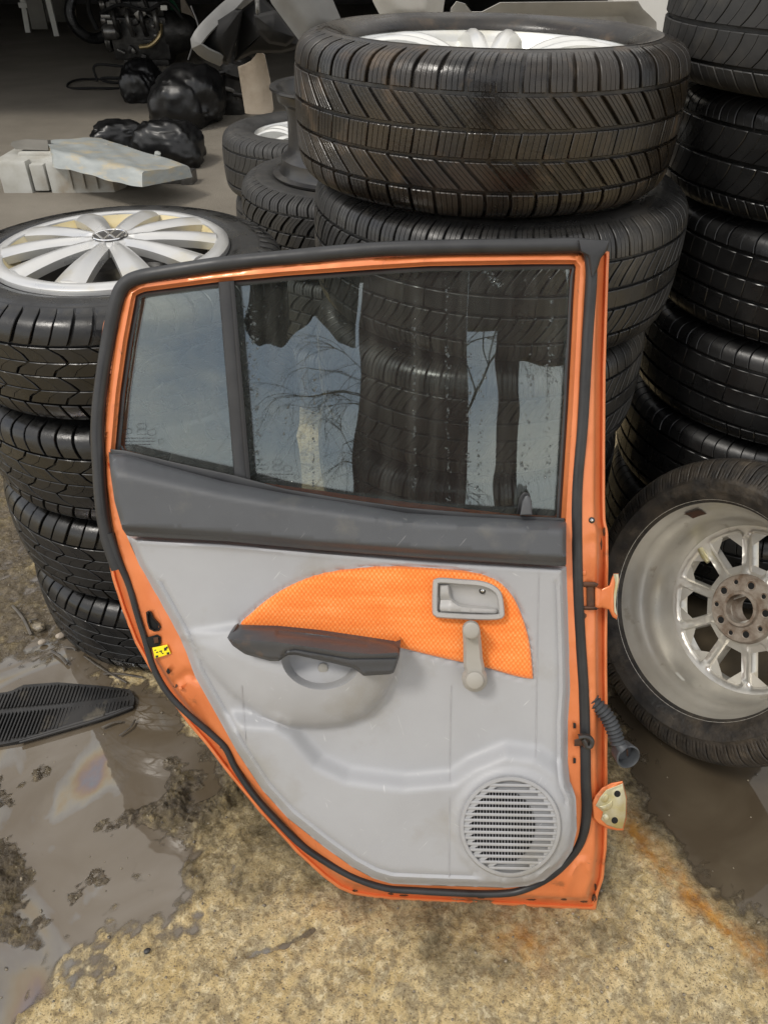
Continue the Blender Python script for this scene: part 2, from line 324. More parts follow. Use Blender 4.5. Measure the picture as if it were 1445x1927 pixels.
def ground_mat():
    m = bpy.data.materials.new('rough_concrete'); m.use_nodes = True; t = m.node_tree; b = t.nodes['Principled BSDF']; lk = t.links.new
    tcn = t.nodes.new('ShaderNodeTexCoord'); vec = tcn.outputs['Object']
    def noise(s, d=6, r=.6, dist=0):
        n = t.nodes.new('ShaderNodeTexNoise'); n.inputs['Scale'].default_value = s; n.inputs['Detail'].default_value = d; n.inputs['Roughness'].default_value = r; n.inputs['Distortion'].default_value = dist; lk(vec, n.inputs['Vector']); return n.outputs['Fac']
    def mr(src, a, bb, c=0, d=1):
        r = t.nodes.new('ShaderNodeMapRange'); r.inputs['From Min'].default_value = a; r.inputs['From Max'].default_value = bb; r.inputs['To Min'].default_value = c; r.inputs['To Max'].default_value = d; lk(src, r.inputs['Value']); return r.outputs['Result']
    def mixc(f, a, bb, bt='MIX'):
        x = t.nodes.new('ShaderNodeMix'); x.data_type = 'RGBA'; x.blend_type = bt
        for s, v in (('A', a), ('B', bb)):
            if isinstance(v, tuple): x.inputs[s].default_value = (*v, 1)
            else: lk(v, x.inputs[s])
        if isinstance(f, float): x.inputs['Factor'].default_value = f
        else: lk(f, x.inputs['Factor'])
        return x.outputs['Result']
    def mul(a, bb):
        x = t.nodes.new('ShaderNodeMath'); x.operation = 'MULTIPLY'
        for i, v in enumerate((a, bb)):
            if isinstance(v, float): x.inputs[i].default_value = v
            else: lk(v, x.inputs[i])
        return x.outputs[0]
    at = t.nodes.new('ShaderNodeAttribute'); at.attribute_name = 'ground'   # R damp, G rust, B mud
    sep = t.nodes.new('ShaderNodeSeparateColor'); lk(at.outputs['Color'], sep.inputs['Color'])
    at2 = t.nodes.new('ShaderNodeAttribute'); at2.attribute_name = 'shed'   # R worn grey floor of the shed
    sep2 = t.nodes.new('ShaderNodeSeparateColor'); lk(at2.outputs['Color'], sep2.inputs['Color'])
    n1 = noise(80, 8, .70, .35); n2 = noise(290, 5, .75); n3 = noise(11, 8, .7); n4 = noise(24, 9, .72, .6)
    mps = t.nodes.new('ShaderNodeMapping'); mps.inputs['Rotation'].default_value = (0, 0, .62); lk(tcn.outputs['Object'], mps.inputs['Vector'])
    mp2 = t.nodes.new('ShaderNodeMapping'); mp2.inputs['Scale'].default_value = (60, 11, 11); lk(mps.outputs['Vector'], mp2.inputs['Vector'])
    ns5 = t.nodes.new('ShaderNodeTexNoise'); ns5.inputs['Scale'].default_value = 1; ns5.inputs['Detail'].default_value = 6; ns5.inputs['Roughness'].default_value = .65; lk(mp2.outputs['Vector'], ns5.inputs['Vector']); n5 = ns5.outputs['Fac']
    c = mixc(mr(n3, .36, .64), (.54, .395, .170), (.68, .54, .295))
    c = mixc(mr(n4, .48, .57, 0, .80), c, (.30, .24, .14))
    c = mixc(mr(n5, .52, .62, 0, .5), c, (.40, .335, .215))
    c = mixc(mr(n1, .53, .61, 0, .62), c, (.80, .685, .44))
    c = mixc(mr(n1, .45, .39, 0, .72), c, (.25, .185, .095))
    c = mixc(mr(n2, .435, .39, 0, .9), c, (.105, .072, .036))
    damp = mul(sep.outputs['Red'], mr(noise(21, 9, .72, .5), .34, .50, .55, 1.0))
    c = mixc(damp, c, mixc(mr(n1, .40, .60), (.090, .068, .033), (.215, .168, .088)))
    c = mixc(mul(sep.outputs['Green'], mr(noise(22, 7, .65), .38, .58)), c, mixc(mr(noise(40), .4, .6), (.52, .24, .03), (.30, .12, .02)))
    c = mixc(mul(sep.outputs['Blue'], mr(noise(24, 7, .65), .34, .52)), c, mixc(mr(noise(70, 6, .7), .4, .6), (.075, .058, .038), (.165, .132, .088)))
    c = mixc(sep2.outputs['Red'], c, mixc(mr(noise(1.6, 7, .65), .36, .66), (.165, .145, .115), (.215, .192, .155)))
    lk(c, b.inputs['Base Color'])
    ro = t.nodes.new('ShaderNodeMix'); lk(sep.outputs['Red'], ro.inputs['Factor'])
    lk(mr(n4, .36, .62, .62, .22), ro.inputs['A']); lk(mr(noise(35), .40, .60, .07, .32), ro.inputs['B'])
    r2 = t.nodes.new('ShaderNodeMix'); lk(sep2.outputs['Red'], r2.inputs['Factor']); lk(ro.outputs['Result'], r2.inputs['A']); r2.inputs['B'].default_value = .75
    lk(r2.outputs['Result'], b.inputs['Roughness'])
    bn = t.nodes.new('ShaderNodeBump'); bn.inputs['Strength'].default_value = 1.0; bn.inputs['Distance'].default_value = .003; lk(n2, bn.inputs['Height'])
    bn2 = t.nodes.new('ShaderNodeBump'); bn2.inputs['Strength'].default_value = 1.0; bn2.inputs['Distance'].default_value = .007; lk(n1, bn2.inputs['Height']); lk(bn.outputs['Normal'], bn2.inputs['Normal'])
    lk(bn2.outputs['Normal'], b.inputs['Normal'])
    return m
M['ground'] = ground_mat()
def water_mat(name, mud1, mud2, film=True):
    m = bpy.data.materials.new(name); m.use_nodes = True; t = m.node_tree; b = t.nodes['Principled BSDF']; lk = t.links.new
    tcn = t.nodes.new('ShaderNodeTexCoord'); n = t.nodes.new('ShaderNodeTexNoise'); n.inputs['Scale'].default_value = 4.5; n.inputs['Detail'].default_value = 6; n.inputs['Distortion'].default_value = 1.2; lk(tcn.outputs['Object'], n.inputs['Vector'])
    mp_ = t.nodes.new('ShaderNodeMapRange'); mp_.inputs['From Min'].default_value = .35; mp_.inputs['From Max'].default_value = .65; lk(n.outputs['Fac'], mp_.inputs['Value'])
    x = t.nodes.new('ShaderNodeMix'); x.data_type = 'RGBA'; x.inputs['A'].default_value = (*mud1, 1); x.inputs['B'].default_value = (*mud2, 1); lk(mp_.outputs['Result'], x.inputs['Factor']); lk(x.outputs['Result'], b.inputs['Base Color'])
    b.inputs['Roughness'].default_value = .03; b.inputs['IOR'].default_value = 1.62 if film else 1.42
    if film:
        n2 = t.nodes.new('ShaderNodeTexNoise'); n2.inputs['Scale'].default_value = 2.4; n2.inputs['Detail'].default_value = 5; n2.inputs['Distortion'].default_value = 1.8; lk(tcn.outputs['Object'], n2.inputs['Vector'])
        r = t.nodes.new('ShaderNodeMapRange'); r.inputs['From Min'].default_value = .48; r.inputs['From Max'].default_value = .70; r.inputs['To Min'].default_value = 0; r.inputs['To Max'].default_value = 190; lk(n2.outputs['Fac'], r.inputs['Value'])
        lk(r.outputs['Result'], b.inputs['Thin Film Thickness']); b.inputs['Thin Film IOR'].default_value = 1.78
    bn = t.nodes.new('ShaderNodeBump'); bn.inputs['Strength'].default_value = .06; bn.inputs['Distance'].default_value = .01
    n3 = t.nodes.new('ShaderNodeTexNoise'); n3.inputs['Scale'].default_value = 14; lk(tcn.outputs['Object'], n3.inputs['Vector']); lk(n3.outputs['Fac'], bn.inputs['Height']); lk(bn.outputs['Normal'], b.inputs['Normal'])
    ad = t.nodes.new('ShaderNodeAttribute'); ad.attribute_name = 'depth'; rd = t.nodes.new('ShaderNodeMapRange'); rd.interpolation_type = 'SMOOTHSTEP'; rd.inputs['From Min'].default_value = 0; rd.inputs['From Max'].default_value = .30; rd.inputs['To Min'].default_value = .15; lk(ad.outputs['Fac'], rd.inputs['Value'])
    tr = t.nodes.new('ShaderNodeBsdfTransparent'); ms = t.nodes.new('ShaderNodeMixShader'); lk(rd.outputs['Result'], ms.inputs['Fac']); lk(tr.outputs['BSDF'], ms.inputs[1]); lk(b.outputs['BSDF'], ms.inputs[2]); lk(ms.outputs['Shader'], t.nodes['Material Output'].inputs['Surface'])
    return m
M['water_oily'] = water_mat('oily_muddy_water', (.095, .072, .045), (.140, .118, .092))
M['water_dark'] = water_mat('dark_muddy_water', (.060, .046, .030), (.092, .074, .050), False)

# ------------------------------------------------------------------ ground
def axis(lo, hi, flo, fhi, step, grow=1.16):
    a = list(np.arange(flo, fhi, step)); s = step; v = a[-1]
    while v < hi: s *= grow; v += s; a.append(v)
    s = step; v = a[0]; pre = []
    while v > lo: s *= grow; v -= s; pre.append(v)
    return np.array(pre[::-1]+a)
gx = axis(-90, 90, -1.15, 1.15, .0042); gy = axis(-60, 140, .36, 1.72, .0042)
GX, GY = np.meshgrid(gx, gy, indexing='ij'); gp = np.stack([GX.ravel(), GY.ravel()], 1)
def gpoly(pts): return [tuple(onz(x, y)[:2]) for x, y in pts]
puddleL = gpoly([(-500, 1225), (-60, 1235), (120, 1225), (235, 1265), (330, 1300), (450, 1470), (440, 1505), (395, 1560), (350, 1632), (300, 1668), (262, 1695), (190, 1738), (118, 1790), (62, 1850), (20, 1927), (-60, 2050), (-500, 2050)])
mudL = gpoly([(-600, 830), (60, 860), (150, 1100), (235, 1265), (330, 1300), (480, 1500), (400, 1600), (250, 1700), (40, 1900), (-500, 2050)])
puddleR = gpoly([(1120, 1200), (1165, 1470), (1215, 1545), (1280, 1620), (1360, 1695), (1445, 1775), (1560, 1860), (1800, 1860), (1800, 1100), (1400, 1000)])
dampC = gpoly([(330, 1440), (300, 1660), (420, 1640), (560, 1700), (680, 1725), (800, 1790), (960, 1800), (1100, 1730), (1180, 1640), (1170, 1400), (800, 1300), (500, 1300)])
near = (np.abs(gp[:, 0]) < 2.5) & (gp[:, 1] > -.3) & (gp[:, 1] < 3.5); idx = np.where(near)[0]; q = gp[idx]
def full(v, fill=0.0):
    a = np.full(len(gp), fill); a[idx] = v; return a
x, y = q[:, 0], q[:, 1]
wob = .075*fbm(x, y, 3, 8, 5, .62)
sL = sdpoly(q, puddleL)+wob; sM = sdpoly(q, mudL)+wob*1.6; sR = sdpoly(q, puddleR)+wob*.7; sC = sdpoly(q, dampC)+wob*1.5
fine = .0052*fbm(x, y, 31, 38, 3, .65)+.0030*fbm(x, y, 35, 105, 2, .6)
st_ = fbm(x*.9+y*.45, (y-x*.5)*.28, 45, 60, 3, .6)                                  # brushed streaks in the slab
h = .0050*fbm(x, y, 21, 7, 4)+fine+.0022*st_
h = h*(1-.50*sstep(sL, .04, .12))*(1-.5*sstep(sR, .02, .09))
h -= .0045*sstep(sL, -.16, .0)+.0085*sstep(sL, -.03, .05)+.005*sstep(sL, .04, .14)
h -= .0045*sstep(sM, -.05, .10)*(1-sstep(sL, -.03, .03))
h -= .0040*sstep(sR, -.12, .0)+.0080*sstep(sR, -.02, .06)
rough_ = .55+1.5*np.abs(fbm(x, y, 61, 60, 3, .7))+1.0*np.abs(fbm(x, y, 65, 120, 2))
for (ax_, ay_, bx_, by_, wd, hh) in ((190, 1555, 330, 1505, .022, .0125), (315, 1430, 335, 1500, .018, .0100), (350, 1485, 440, 1420, .020, .0125), (365, 1550, 440, 1500, .018, .0115), (300, 1535, 380, 1560, .016, .0105), (-20, 1600, 30, 1660, .035, .024), (-10, 1735, 70, 1770, .028, .0165), (140, 1672, 185, 1650, .012, .0105), (-20, 1460, 70, 1450, .030, .0150), (-10, 1500, 20, 1510, .018, .013), (370, 1640, 440, 1600, .020, .010), (395, 1530, 470, 1470, .02, .012)):
    d = sdline(q, gpoly([(ax_, ay_), (bx_, by_)]))+.03*fbm(x, y, 51, 18, 4, .6); h += hh*np.exp(-(d/wd)**2)*rough_*.85
# worn groove crossing the slab at the front
gl_ = sdline(q, gpoly([(470, 1795), (540, 1775), (590, 1745)])); h -= .008*np.exp(-(gl_/.007)**2)
gl2 = sdline(q, gpoly([(690, 1700), (705, 1780), (690, 1860), (700, 2000)])); h -= .003*np.exp(-(gl2/.006)**2)
fade = sstep(np.maximum(np.abs(x)-1.15, np.maximum(.36-y, y-1.75)), 0, .6); h *= (1-fade)
z = full(h); z[~near] = 0; z += np.where((gp[:, 1] > 40) | (np.abs(gp[:, 0]) > 40), -.05, 0)
nx_, ny_ = len(gx), len(gy)
ii = (np.arange(nx_-1)[:, None]*ny_+np.arange(ny_-1)[None]).ravel()
gm = mesh('ground', np.stack([gp[:, 0], gp[:, 1], z], 1), np.stack([ii, ii+ny_, ii+ny_+1, ii+1], 1), True, None)
rustline = gpoly([(1140, 1490), (1185, 1560), (1235, 1620), (1300, 1690), (1370, 1750), (1445, 1810), (1540, 1880)])
rust = np.exp(-(np.abs(sdline(q, rustline)+.01)/.032)**2)*1.2+.7*np.exp(-(np.linalg.norm(q-np.array(gpoly([(985, 1780)])[0]), axis=1)/.05)**2)
up_ = sstep(y, .80, .93)
damp = np.clip(sstep(sM, -.06, .03)*(.25+.75*up_)+sstep(sL, .0, .05)+sstep(sR, -.07, .01)+1.0*sstep(sC, -.06, .07), 0, 1)
mud = np.clip(sstep(sM, -.02, .06)*.9*up_+sstep(sL, -.03, .03)+sstep(sR, -.02, .04), 0, 1)
shed = sstep(gp[:, 1]+.3*np.sin(gp[:, 0]*2), 2.1, 3.4)
for nm, ch in (('ground', (full(damp), full(np.clip(rust, 0, 1)), full(mud))), ('shed', (shed, shed, shed))):
    a = gm.color_attributes.new(nm, 'FLOAT_COLOR', 'POINT')
    a.data.foreach_set('color', np.stack([*ch, np.ones(len(gp))], 1).astype(np.float32).ravel())
g = obj('ground', gm, M['ground']); g['kind'] = 'structure'
def water(name, x0, x1, y0, y1, z0, m):
    """level water surface; its depth over the slab is stored so that shallow water stays clear"""
    I = np.where((gx > x0) & (gx < x1))[0]; J = np.where((gy > y0) & (gy < y1))[0]; I = I[::2]; J = J[::2]
    A, B = np.meshgrid(I, J, indexing='ij'); V = np.stack([gx[A].ravel(), gy[B].ravel(), np.full(A.size, z0)], 1); dep = z0-z.reshape(nx_, ny_)[A, B].ravel()
    n, k = len(I), len(J); ii = (np.arange(n-1)[:, None]*k+np.arange(k-1)[None]).ravel(); me = mesh(name, V, np.stack([ii, ii+k, ii+k+1, ii+1], 1), True, None)
    at = me.color_attributes.new('depth', 'FLOAT_COLOR', 'POINT'); d = np.clip(dep/.01, 0, 1).astype(np.float32); at.data.foreach_set('color', np.stack([d, d, d, np.ones_like(d)], 1).ravel())
    o = obj(name, me, m); o['kind'] = 'structure'; return o
water('puddle_water', -1.6, .02, .38, 1.6, -.0062, M['water_oily'])
water('puddle_water', .39, 1.6, .38, 1.75, -.0066, M['water_dark'])

# ------------------------------------------------------------------ shed behind the tyres
def garage():
    r = empty('shed_building', (-3.5, 6.2, 0)); tag(r, 'open-fronted shed with dark interior behind the junk and tyres', 'building')
    X0, X1, Y0, Y1, Z = -9.0, 1.55, 6.2, 17.0, 3.6
    def part(nm, lo, hi, m):
        c = [(a+b)/2 for a, b in zip(lo, hi)]; d = [b-a for a, b in zip(lo, hi)]
        MB().box((c[0]+3.5, c[1]-6.2, c[2]), d).build(nm, m, r, False)
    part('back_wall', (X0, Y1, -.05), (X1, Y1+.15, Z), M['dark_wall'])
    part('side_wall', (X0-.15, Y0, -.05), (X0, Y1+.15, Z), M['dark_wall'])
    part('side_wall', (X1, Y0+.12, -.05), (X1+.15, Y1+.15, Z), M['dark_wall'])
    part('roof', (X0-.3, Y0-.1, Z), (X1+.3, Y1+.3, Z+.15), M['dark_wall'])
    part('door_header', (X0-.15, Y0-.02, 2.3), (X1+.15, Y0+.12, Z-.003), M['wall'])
    for k in range(14):      # cladding boards of the front wall right of the opening
        x0 = X1-.02+k*.6; part('cladding_panel', (x0, Y0-.04+(k % 2)*.012, -.05), (x0+.596, Y0+.10, Z-.003), M['wall'])
garage()

# ------------------------------------------------------------------ tyres
def meridian(R, W, Rr):
    half = [(0, R), (.12*W, R-.0004), (.24*W, R-.0018), (.335*W, R-.0045), (.40*W, R-.010), (.445*W, R-.020), (.475*W, R-.036), (.493*W, R-.055), (.5*W, R-.075 if R-.075 > Rr+.03 else Rr+.035), (.488*W, Rr+.024), (.455*W, Rr+.008), (.42*W, Rr-.001), (.39*W, Rr-.004)]
    P = catmull(half, 10); s = np.r_[0, np.cumsum(np.linalg.norm(np.diff(P, axis=0), axis=1))]
    T = np.gradient(P, axis=0); T /= np.linalg.norm(T, axis=1)[:, None]; N = np.stack([-T[:, 1], T[:, 0]], 1)   # (z, r)
    N[N[:, 1]*1 + N[:, 0]*1 < -10] *= -1
    def f(v):
        v = np.asarray(v, float); a = np.abs(v); sg = np.where(v < 0, -1, 1)
        z = np.interp(a, s, P[:, 0])*sg; r = np.interp(a, s, P[:, 1]); nz = np.interp(a, s, N[:, 0])*sg; nr = np.interp(a, s, N[:, 1]); return r, z, nr, nz
    vs = np.interp(-(R-.046), -P[:, 1][:80], s[:80])
    return f, s[-1], vs
def tyre_mesh(name, R, W, Rr, rows, depth=.0075, nseg=150):
    f, vmax, vs = meridian(R, W, Rr)
    VV = []; FF = []; base = 0
    def addgrid(P, closeu=False):       # P (..., A, B, 3) grids
        nonlocal base
        G = P.reshape(-1, P.shape[-3], P.shape[-2], 3); n, A, B, _ = G.shape
        i = np.arange(A if closeu else A-1); j = np.arange(B-1); I, J = np.meshgrid(i, j, indexing='ij'); I2 = (I+1) % A
        fc = np.stack([I*B+J, I2*B+J, I2*B+J+1, I*B+J+1], -1).reshape(-1, 4)
        FF.append((fc[None]+(np.arange(n)*A*B)[:, None, None]+base).reshape(-1, 4)); VV.append(G.reshape(-1, 3)); base += n*A*B
    def pos(th, v, hh):
        r, z, nr, nz = f(v); rr = r+nr*hh; return np.stack([rr*np.cos(th), rr*np.sin(th), z+nz*hh], -1)
    dep = lambda v: depth*(1-sstep(np.abs(v), vs*.86, vs*1.0))
    v = np.concatenate([np.linspace(-vmax, -vs, 16)[:-1], np.linspace(-vs, vs, 26), np.linspace(vs, vmax, 16)[1:]])
    hh = -dep(v); hh = hh+.0011*np.exp(-((np.abs(v)-vs*1.07)/.0022)**2)+.0012*np.exp(-((np.abs(v)-vmax+.028)/.003)**2)+.0007*np.exp(-((np.abs(v)-vs*1.3)/.003)**2)
    th = np.linspace(0, 2*pi, nseg, endpoint=False)
    TH, V2 = np.meshgrid(th, v, indexing='ij'); addgrid(pos(TH, V2, np.broadcast_to(hh, V2.shape)), True)
    lin = np.array([(Rr-.004, .39*W), (Rr+.01, .40*W), (Rr+.04, .455*W), (R-.06, .455*W), (R-.028, .38*W), (R-.020, 0), (R-.028, -.38*W), (R-.06, -.455*W), (Rr+.04, -.455*W), (Rr+.01, -.40*W), (Rr-.004, -.39*W)])
    addgrid(np.stack([lin[None, :, 0]*np.cos(th)[:, None], lin[None, :, 0]*np.sin(th)[:, None], np.broadcast_to(lin[None, :, 1], (nseg, len(lin)))], -1), True)
    for row in rows:
        v0, v1, N, sk0, sk1, gap, sip = row[:7]; ph = row[7] if len(row) > 7 else 0; bend = row[8] if len(row) > 8 else 0; zig = row[9] if len(row) > 9 else 0
        va, vb = v0*vs, v1*vs; b = .0011
        m = max(3, int(abs(vb-va)/.008)); inner = np.linspace(va+b, vb-b, m); vsamp = np.r_[va, va, inner, vb, vb]; bot = np.zeros(len(vsamp), bool); bot[[0, -1]] = True; edge = np.zeros(len(vsamp), bool); edge[[1, -2]] = True
        t = (vsamp-va)/(vb-va); skew = sk0+(sk1-sk0)*t+bend*4*t*(1-t)
        if zig: skew = skew+zig*(np.abs((t*3) % 2-1)-.5)
        pit = 2*pi/N; ns_ = sip+1; sg = .0008/R/pit if sip else 0
        wsub = ((1-gap)-sg*sip)/ns_
        offs = []
        for k in range(ns_): offs.append((k*(wsub+sg), k*(wsub+sg)+wsub))
        for (o0, o1) in offs:
            bu = b/R/pit; b0 = bu if o0 == 0 else bu*.25; b1 = bu if o1 > (1-gap)-1e-6 else bu*.25
            cols = np.array([o0, o0, o0+b0, (o0+o1)/2, o1-b1, o1, o1]); ch = np.array([-1 if b0 == bu else -.35, -.12 if b0 == bu else -.03, 0, 0, 0, -.12 if b1 == bu else -.03, -1. if b1 == bu else -.35])
            i = np.arange(N)[:, None, None]
            jit = np.random.default_rng(int(N*7+va*1e5) & 0xffff).normal(0, .025, N)[:, None, None] if not sip else 0
            TH = (i+ph+jit+skew[None, :, None]+cols[None, None, :])*pit
            Vv = np.broadcast_to(vsamp[None, :, None], TH.shape); dv = dep(vsamp)+.0005
            H = np.where(ch[None, :] <= -1, -dv[:, None], ch[None, :]*np.minimum(.008, dv[:, None]))
            H = np.where(bot[:, None], -dv[:, None], H); H = np.where(edge[:, None], np.minimum(H, -.12*np.minimum(.008, dv[:, None])), H)
            addgrid(pos(TH, Vv, np.broadcast_to(H[None], TH.shape)))
    return mesh(name, np.vstack(VV), np.vstack(FF), True, 32)
def rib(v0, v1, nn=60): return (v0, v1, nn, 0, 0, 0.0, 0)
# tread rows: (v0, v1, blocks, slant0, slant1, gap, sipes, phase, bend, zigzag)
WINTER_A = [(-1.0, -.50, 54, .0, .10, .15, 3, 0, .12), (-.46, -.17, 54, .0, -1.05, .17, 3, .2), (-.13, .12, 54, 0, .12, .06, 3, .1), (.16, .46, 54, 0, -1.05, .19, 3, .3), (.50, 1.0, 54, .0, .25, .17, 3, .1, -.1)]
WINTER_B = [(-1.0, -.44, 60, .30, 0, .13, 0, 0, .22), (-.41, -.21, 30, 0, .40, .06, 1, .2, -.10), (-.20, .0, 30, .42, .0, .07, 1, .22, .05), (.01, .20, 30, .0, .42, .06, 1, .1, -.1), (.21, .41, 30, .44, 0, .07, 1, .1, .10), (.44, 1.0, 60, 0, .30, .13, 0, .3, .22)]
SUMMER_W = [(-1.0, -.50, 74, 0, .15, .055, 0, 0, .25), rib(-.45, -.17), rib(-.12, .13), rib(.18, .46), (.51, 1.0, 74, 0, .15, .055, 0, .4, -.25)]
SUMMER_N = [(-1.0, -.47, 56, .25, 0, .085, 1, 0, .25), (-.42, -.03, 40, 0, .5, .03, 1, .2, .1), (.03, .42, 40, 0, .5, .03, 1, .5, .1), (.47, 1.0, 56, 0, .25, .085, 1, .4, -.25)]
ALLSEAS = [(-1.0, -.52, 64, 0, .05, .15, 2, 0, .1, .06), (-.48, -.16, 48, 0, .8, .20, 2, .2, .1, .05), (-.12, .12, 48, 0, .5, .16, 1, .4, 0, .1), (.16, .48, 48, 0, .8, .20, 2, .1, -.1, .05), (.52, 1.0, 64, 0, .05, .15, 2, .5, -.1, .06)]
TOURING = [(-1.0, -.50, 76, 0, .12, .12, 2, 0, .1), (-.46, -.15, 76, 0, .9, .16, 1, .2, .1), rib(-.11, .11), (.15, .46, 76, 0, .9, .16, 1, .1, -.1), (.50, 1.0, 76, 0, .12, .12, 2, .5, -.1)]
TY = {}
def tyre(kind, R, W, Rr):
    k = (kind, R, W, Rr)
    if k not in TY: TY[k] = tyre_mesh('tyre', R, W, Rr, globals()[kind])
    return TY[k]
def tyre_obj(name, kind, R, W, Rr, m, parent=None, flip=False, spin=0.0):
    me = tyre(kind, R, W, Rr)
    if me.materials and me.materials[0] != M[m]:
        k = (kind, R, W, Rr, m)
        if k not in TY: TY[k] = me.copy(); TY[k].materials.clear()
        me = TY[k]
    o = obj(name, me, M[m], parent); o.rotation_euler = (pi if flip else 0, 0, spin); return o
def loose_tyre(loc, kind, R, W, Rr, m, label, group, tilt=(0, 0), flip=False, spin=0.0):
    """loc = centre of the lower face"""
    o = tyre_obj('car_tyre', kind, R, W, Rr, m)
    Mx = Matrix.Rotation(tilt[0], 4, 'X') @ Matrix.Rotation(tilt[1], 4, 'Y') @ Matrix.Rotation(pi if flip else 0, 4, 'X') @ Matrix.Rotation(spin, 4, 'Z')
    Mx.translation = Vector(loc)+Vector((0, 0, W/2)); o.matrix_world = Mx
    return tag(o, label, 'tyre', group)
def barrel_prof(R, W, depth_face):
    """rim cross-section (r, z) seen from +z side; R = bead seat radius"""
    h = W/2*.80
    return [(R+.012, h+.004), (R+.013, h), (R+.004, h-.006), (R-.003, h-.012), (R-.006, h-.030), (R-.028, h-.055), (R-.032, 0), (R-.030, -h+.06), (R-.008, -h+.03), (R-.004, -h+.01), (R+.008, -h+.004), (R+.012, -h), (R+.008, -h-.003), (R-.004, -h+.004), (R-.012, -h+.03), (R-.036, -h+.062), (R-.038, 0), (R-.034, h-.055), (R-.012, h-.030), (R-.009, h-.012), (R-.002, h-.004), (R+.006, h+.004)]
def spoke_mesh(name, r0, r1, w0, w1, z0, zm, z1, th, ridge=.004, n=10, twist=0.0, wm=None):
    """bar along +x from r0 to r1, crowned, width from w0 to w1, heights z0 / zm / z1"""
    V = []; Fc = []
    for i in range(n+1):
        t = i/n; r = r0+(r1-r0)*t; wd = w0+(w1-w0)*t if wm is None else (w0*(1-t)**2+2*wm*t*(1-t)+w1*t*t)
        zc = z0*(1-t)**2+2*zm*t*(1-t)+z1*t*t; tw = twist*t
        sec = [(-wd/2, -th), (-wd/2, -.002), (-wd/2+.004, 0), (-wd*.12, ridge), (wd*.12, ridge), (wd/2-.004, 0), (wd/2, -.002), (wd/2, -th)]
        for yy, zz in sec: V.append((r, yy+tw, zc+zz))
    k = 8
    for i in range(n):
        for j in range(k): l = (j+1) % k; Fc.append((i*k+j, (i+1)*k+j, (i+1)*k+l, i*k+l))
    Fc.append(tuple(range(k))); Fc.append(tuple(n*k+j for j in range(k))[::-1])
    me = mesh(name, V, Fc, True, 38); return me

# ---- wheel with ten-spoke hubcap (top of the left stack)
def hubcap_wheel(loc, spin):
    R, W, Rr = .318, .205, .205
    r = empty('car_wheel', loc); tag(r, 'wheel with silver ten-spoke hubcap lying on top of the left tyre stack', 'wheel')
    t = tyre_obj('tyre', 'WINTER_B', R, W, Rr, 'tyre_wet', r); t.location = (0, 0, W/2)
    b = MB(); b.revolve(barrel_prof(.200, .185, 0), 64, close=True); b.build('steel_rim', M['black_steel'], r, loc=(0, 0, W/2))
    d = MB(); d.revolve([(.0, .012), (.06, .012), (.085, -.010), (.165, -.014), (.168, -.018), (0.0, -.018)], 48); d.build('wheel_disc', M['black_steel'], r, loc=(0, 0, W/2+.030))
    zt = W-.004
    hc = MB(); hc.revolve([(.189, .006), (.191, .011), (.196, .0130), (.207, .0115), (.214, .006), (.2155, -.002), (.211, -.008), (.196, -.004), (.190, -.002)], 96, close=True)
    h = hc.build('hubcap', M['hubcap'], r, loc=(0, 0, zt), rot=(0, 0, spin))
    sk = MB(); sk.revolve([(.1905, .0095), (.184, -.004), (.174, -.011), (.172, -.017), (.183, -.016), (.191, .001)], 96, close=True); sk.build('inner_rim_bevel', M['hubcap_stain'], h)
    sp = spoke_mesh('spoke', .030, .192, .027, .056, .020, .026, .0095, .016, .006, 14, 0.0, None); sp.materials.append(M['hubcap'])
    for k in range(10):
        o = obj('spoke', sp, None, h); o.rotation_euler = (0, 0, radians(84+36*k))
    c = MB(); c.revolve([(0, .026), (.030, .026), (.043, .022), (.050, .012), (.052, .004)], 48); c.build('centre_cap', M['hubcap'], h)
    e = MB(); e.revolve([(0, .0278), (.0305, .0278), (.032, .0262), (.032, .0255), (0, .0255)], 48); e.build('emblem_disc', M['black_steel'], h)
    e = MB(); e.revolve([(.0285, .0282), (.0298, .0294), (.0312, .0294), (.0322, .0278)], 48)
    def bar(p, q_, wd=.0042):
        p = np.array(p); q_ = np.array(q_); d_ = q_-p; l_ = np.linalg.norm(d_); d_ = d_/l_; nn = np.array([-d_[1], d_[0]])*wd/2
        V = [(*(p+nn), .0281), (*(q_+nn), .0281), (*(q_-nn), .0281), (*(p-nn), .0281), (*(p+nn*.7), .0294), (*(q_+nn*.7), .0294), (*(q_-nn*.7), .0294), (*(p-nn*.7), .0294)]
        e.add(V, [(4, 5, 6, 7), (0, 1, 5, 4), (1, 2, 6, 5), (2, 3, 7, 6), (3, 0, 4, 7)])
    s_ = .0285
    for a, bq in (((-.33, .93), (-.02, .16)), ((.33, .93), (.02, .16)), ((-.86, .42), (-.38, -.86)), ((-.38, -.86), (-.02, .06)), ((.02, .06), (.38, -.86)), ((.38, -.86), (.86, .42))): bar((a[0]*s_, a[1]*s_), (bq[0]*s_, bq[1]*s_))
    em = e.build('emblem', M['chrome'], h, rot=(0, 0, radians(14)-spin))
    return r
LX, LY = -.506, 1.43
hubcap_wheel((LX, LY+.004, .641), 0)
gl = 'tyres stacked under the hubcap wheel'
loose_tyre((LX+.006, LY-.004, .427), 'WINTER_B', .320, .212, .205, 'tyre_wet', 'wet black winter tyre directly under the hubcap wheel', gl, spin=.3, flip=True)
loose_tyre((LX-.004, LY+.003, .213), 'WINTER_B', .320, .212, .205, 'tyre_wet', 'wet winter tyre third from the top of the left stack', gl, spin=1.3)
loose_tyre((LX+.002, LY, -.001), 'WINTER_B', .320, .212, .205, 'tyre_wet', 'bottom winter tyre of the left stack standing in the muddy puddle', gl, spin=2.2)

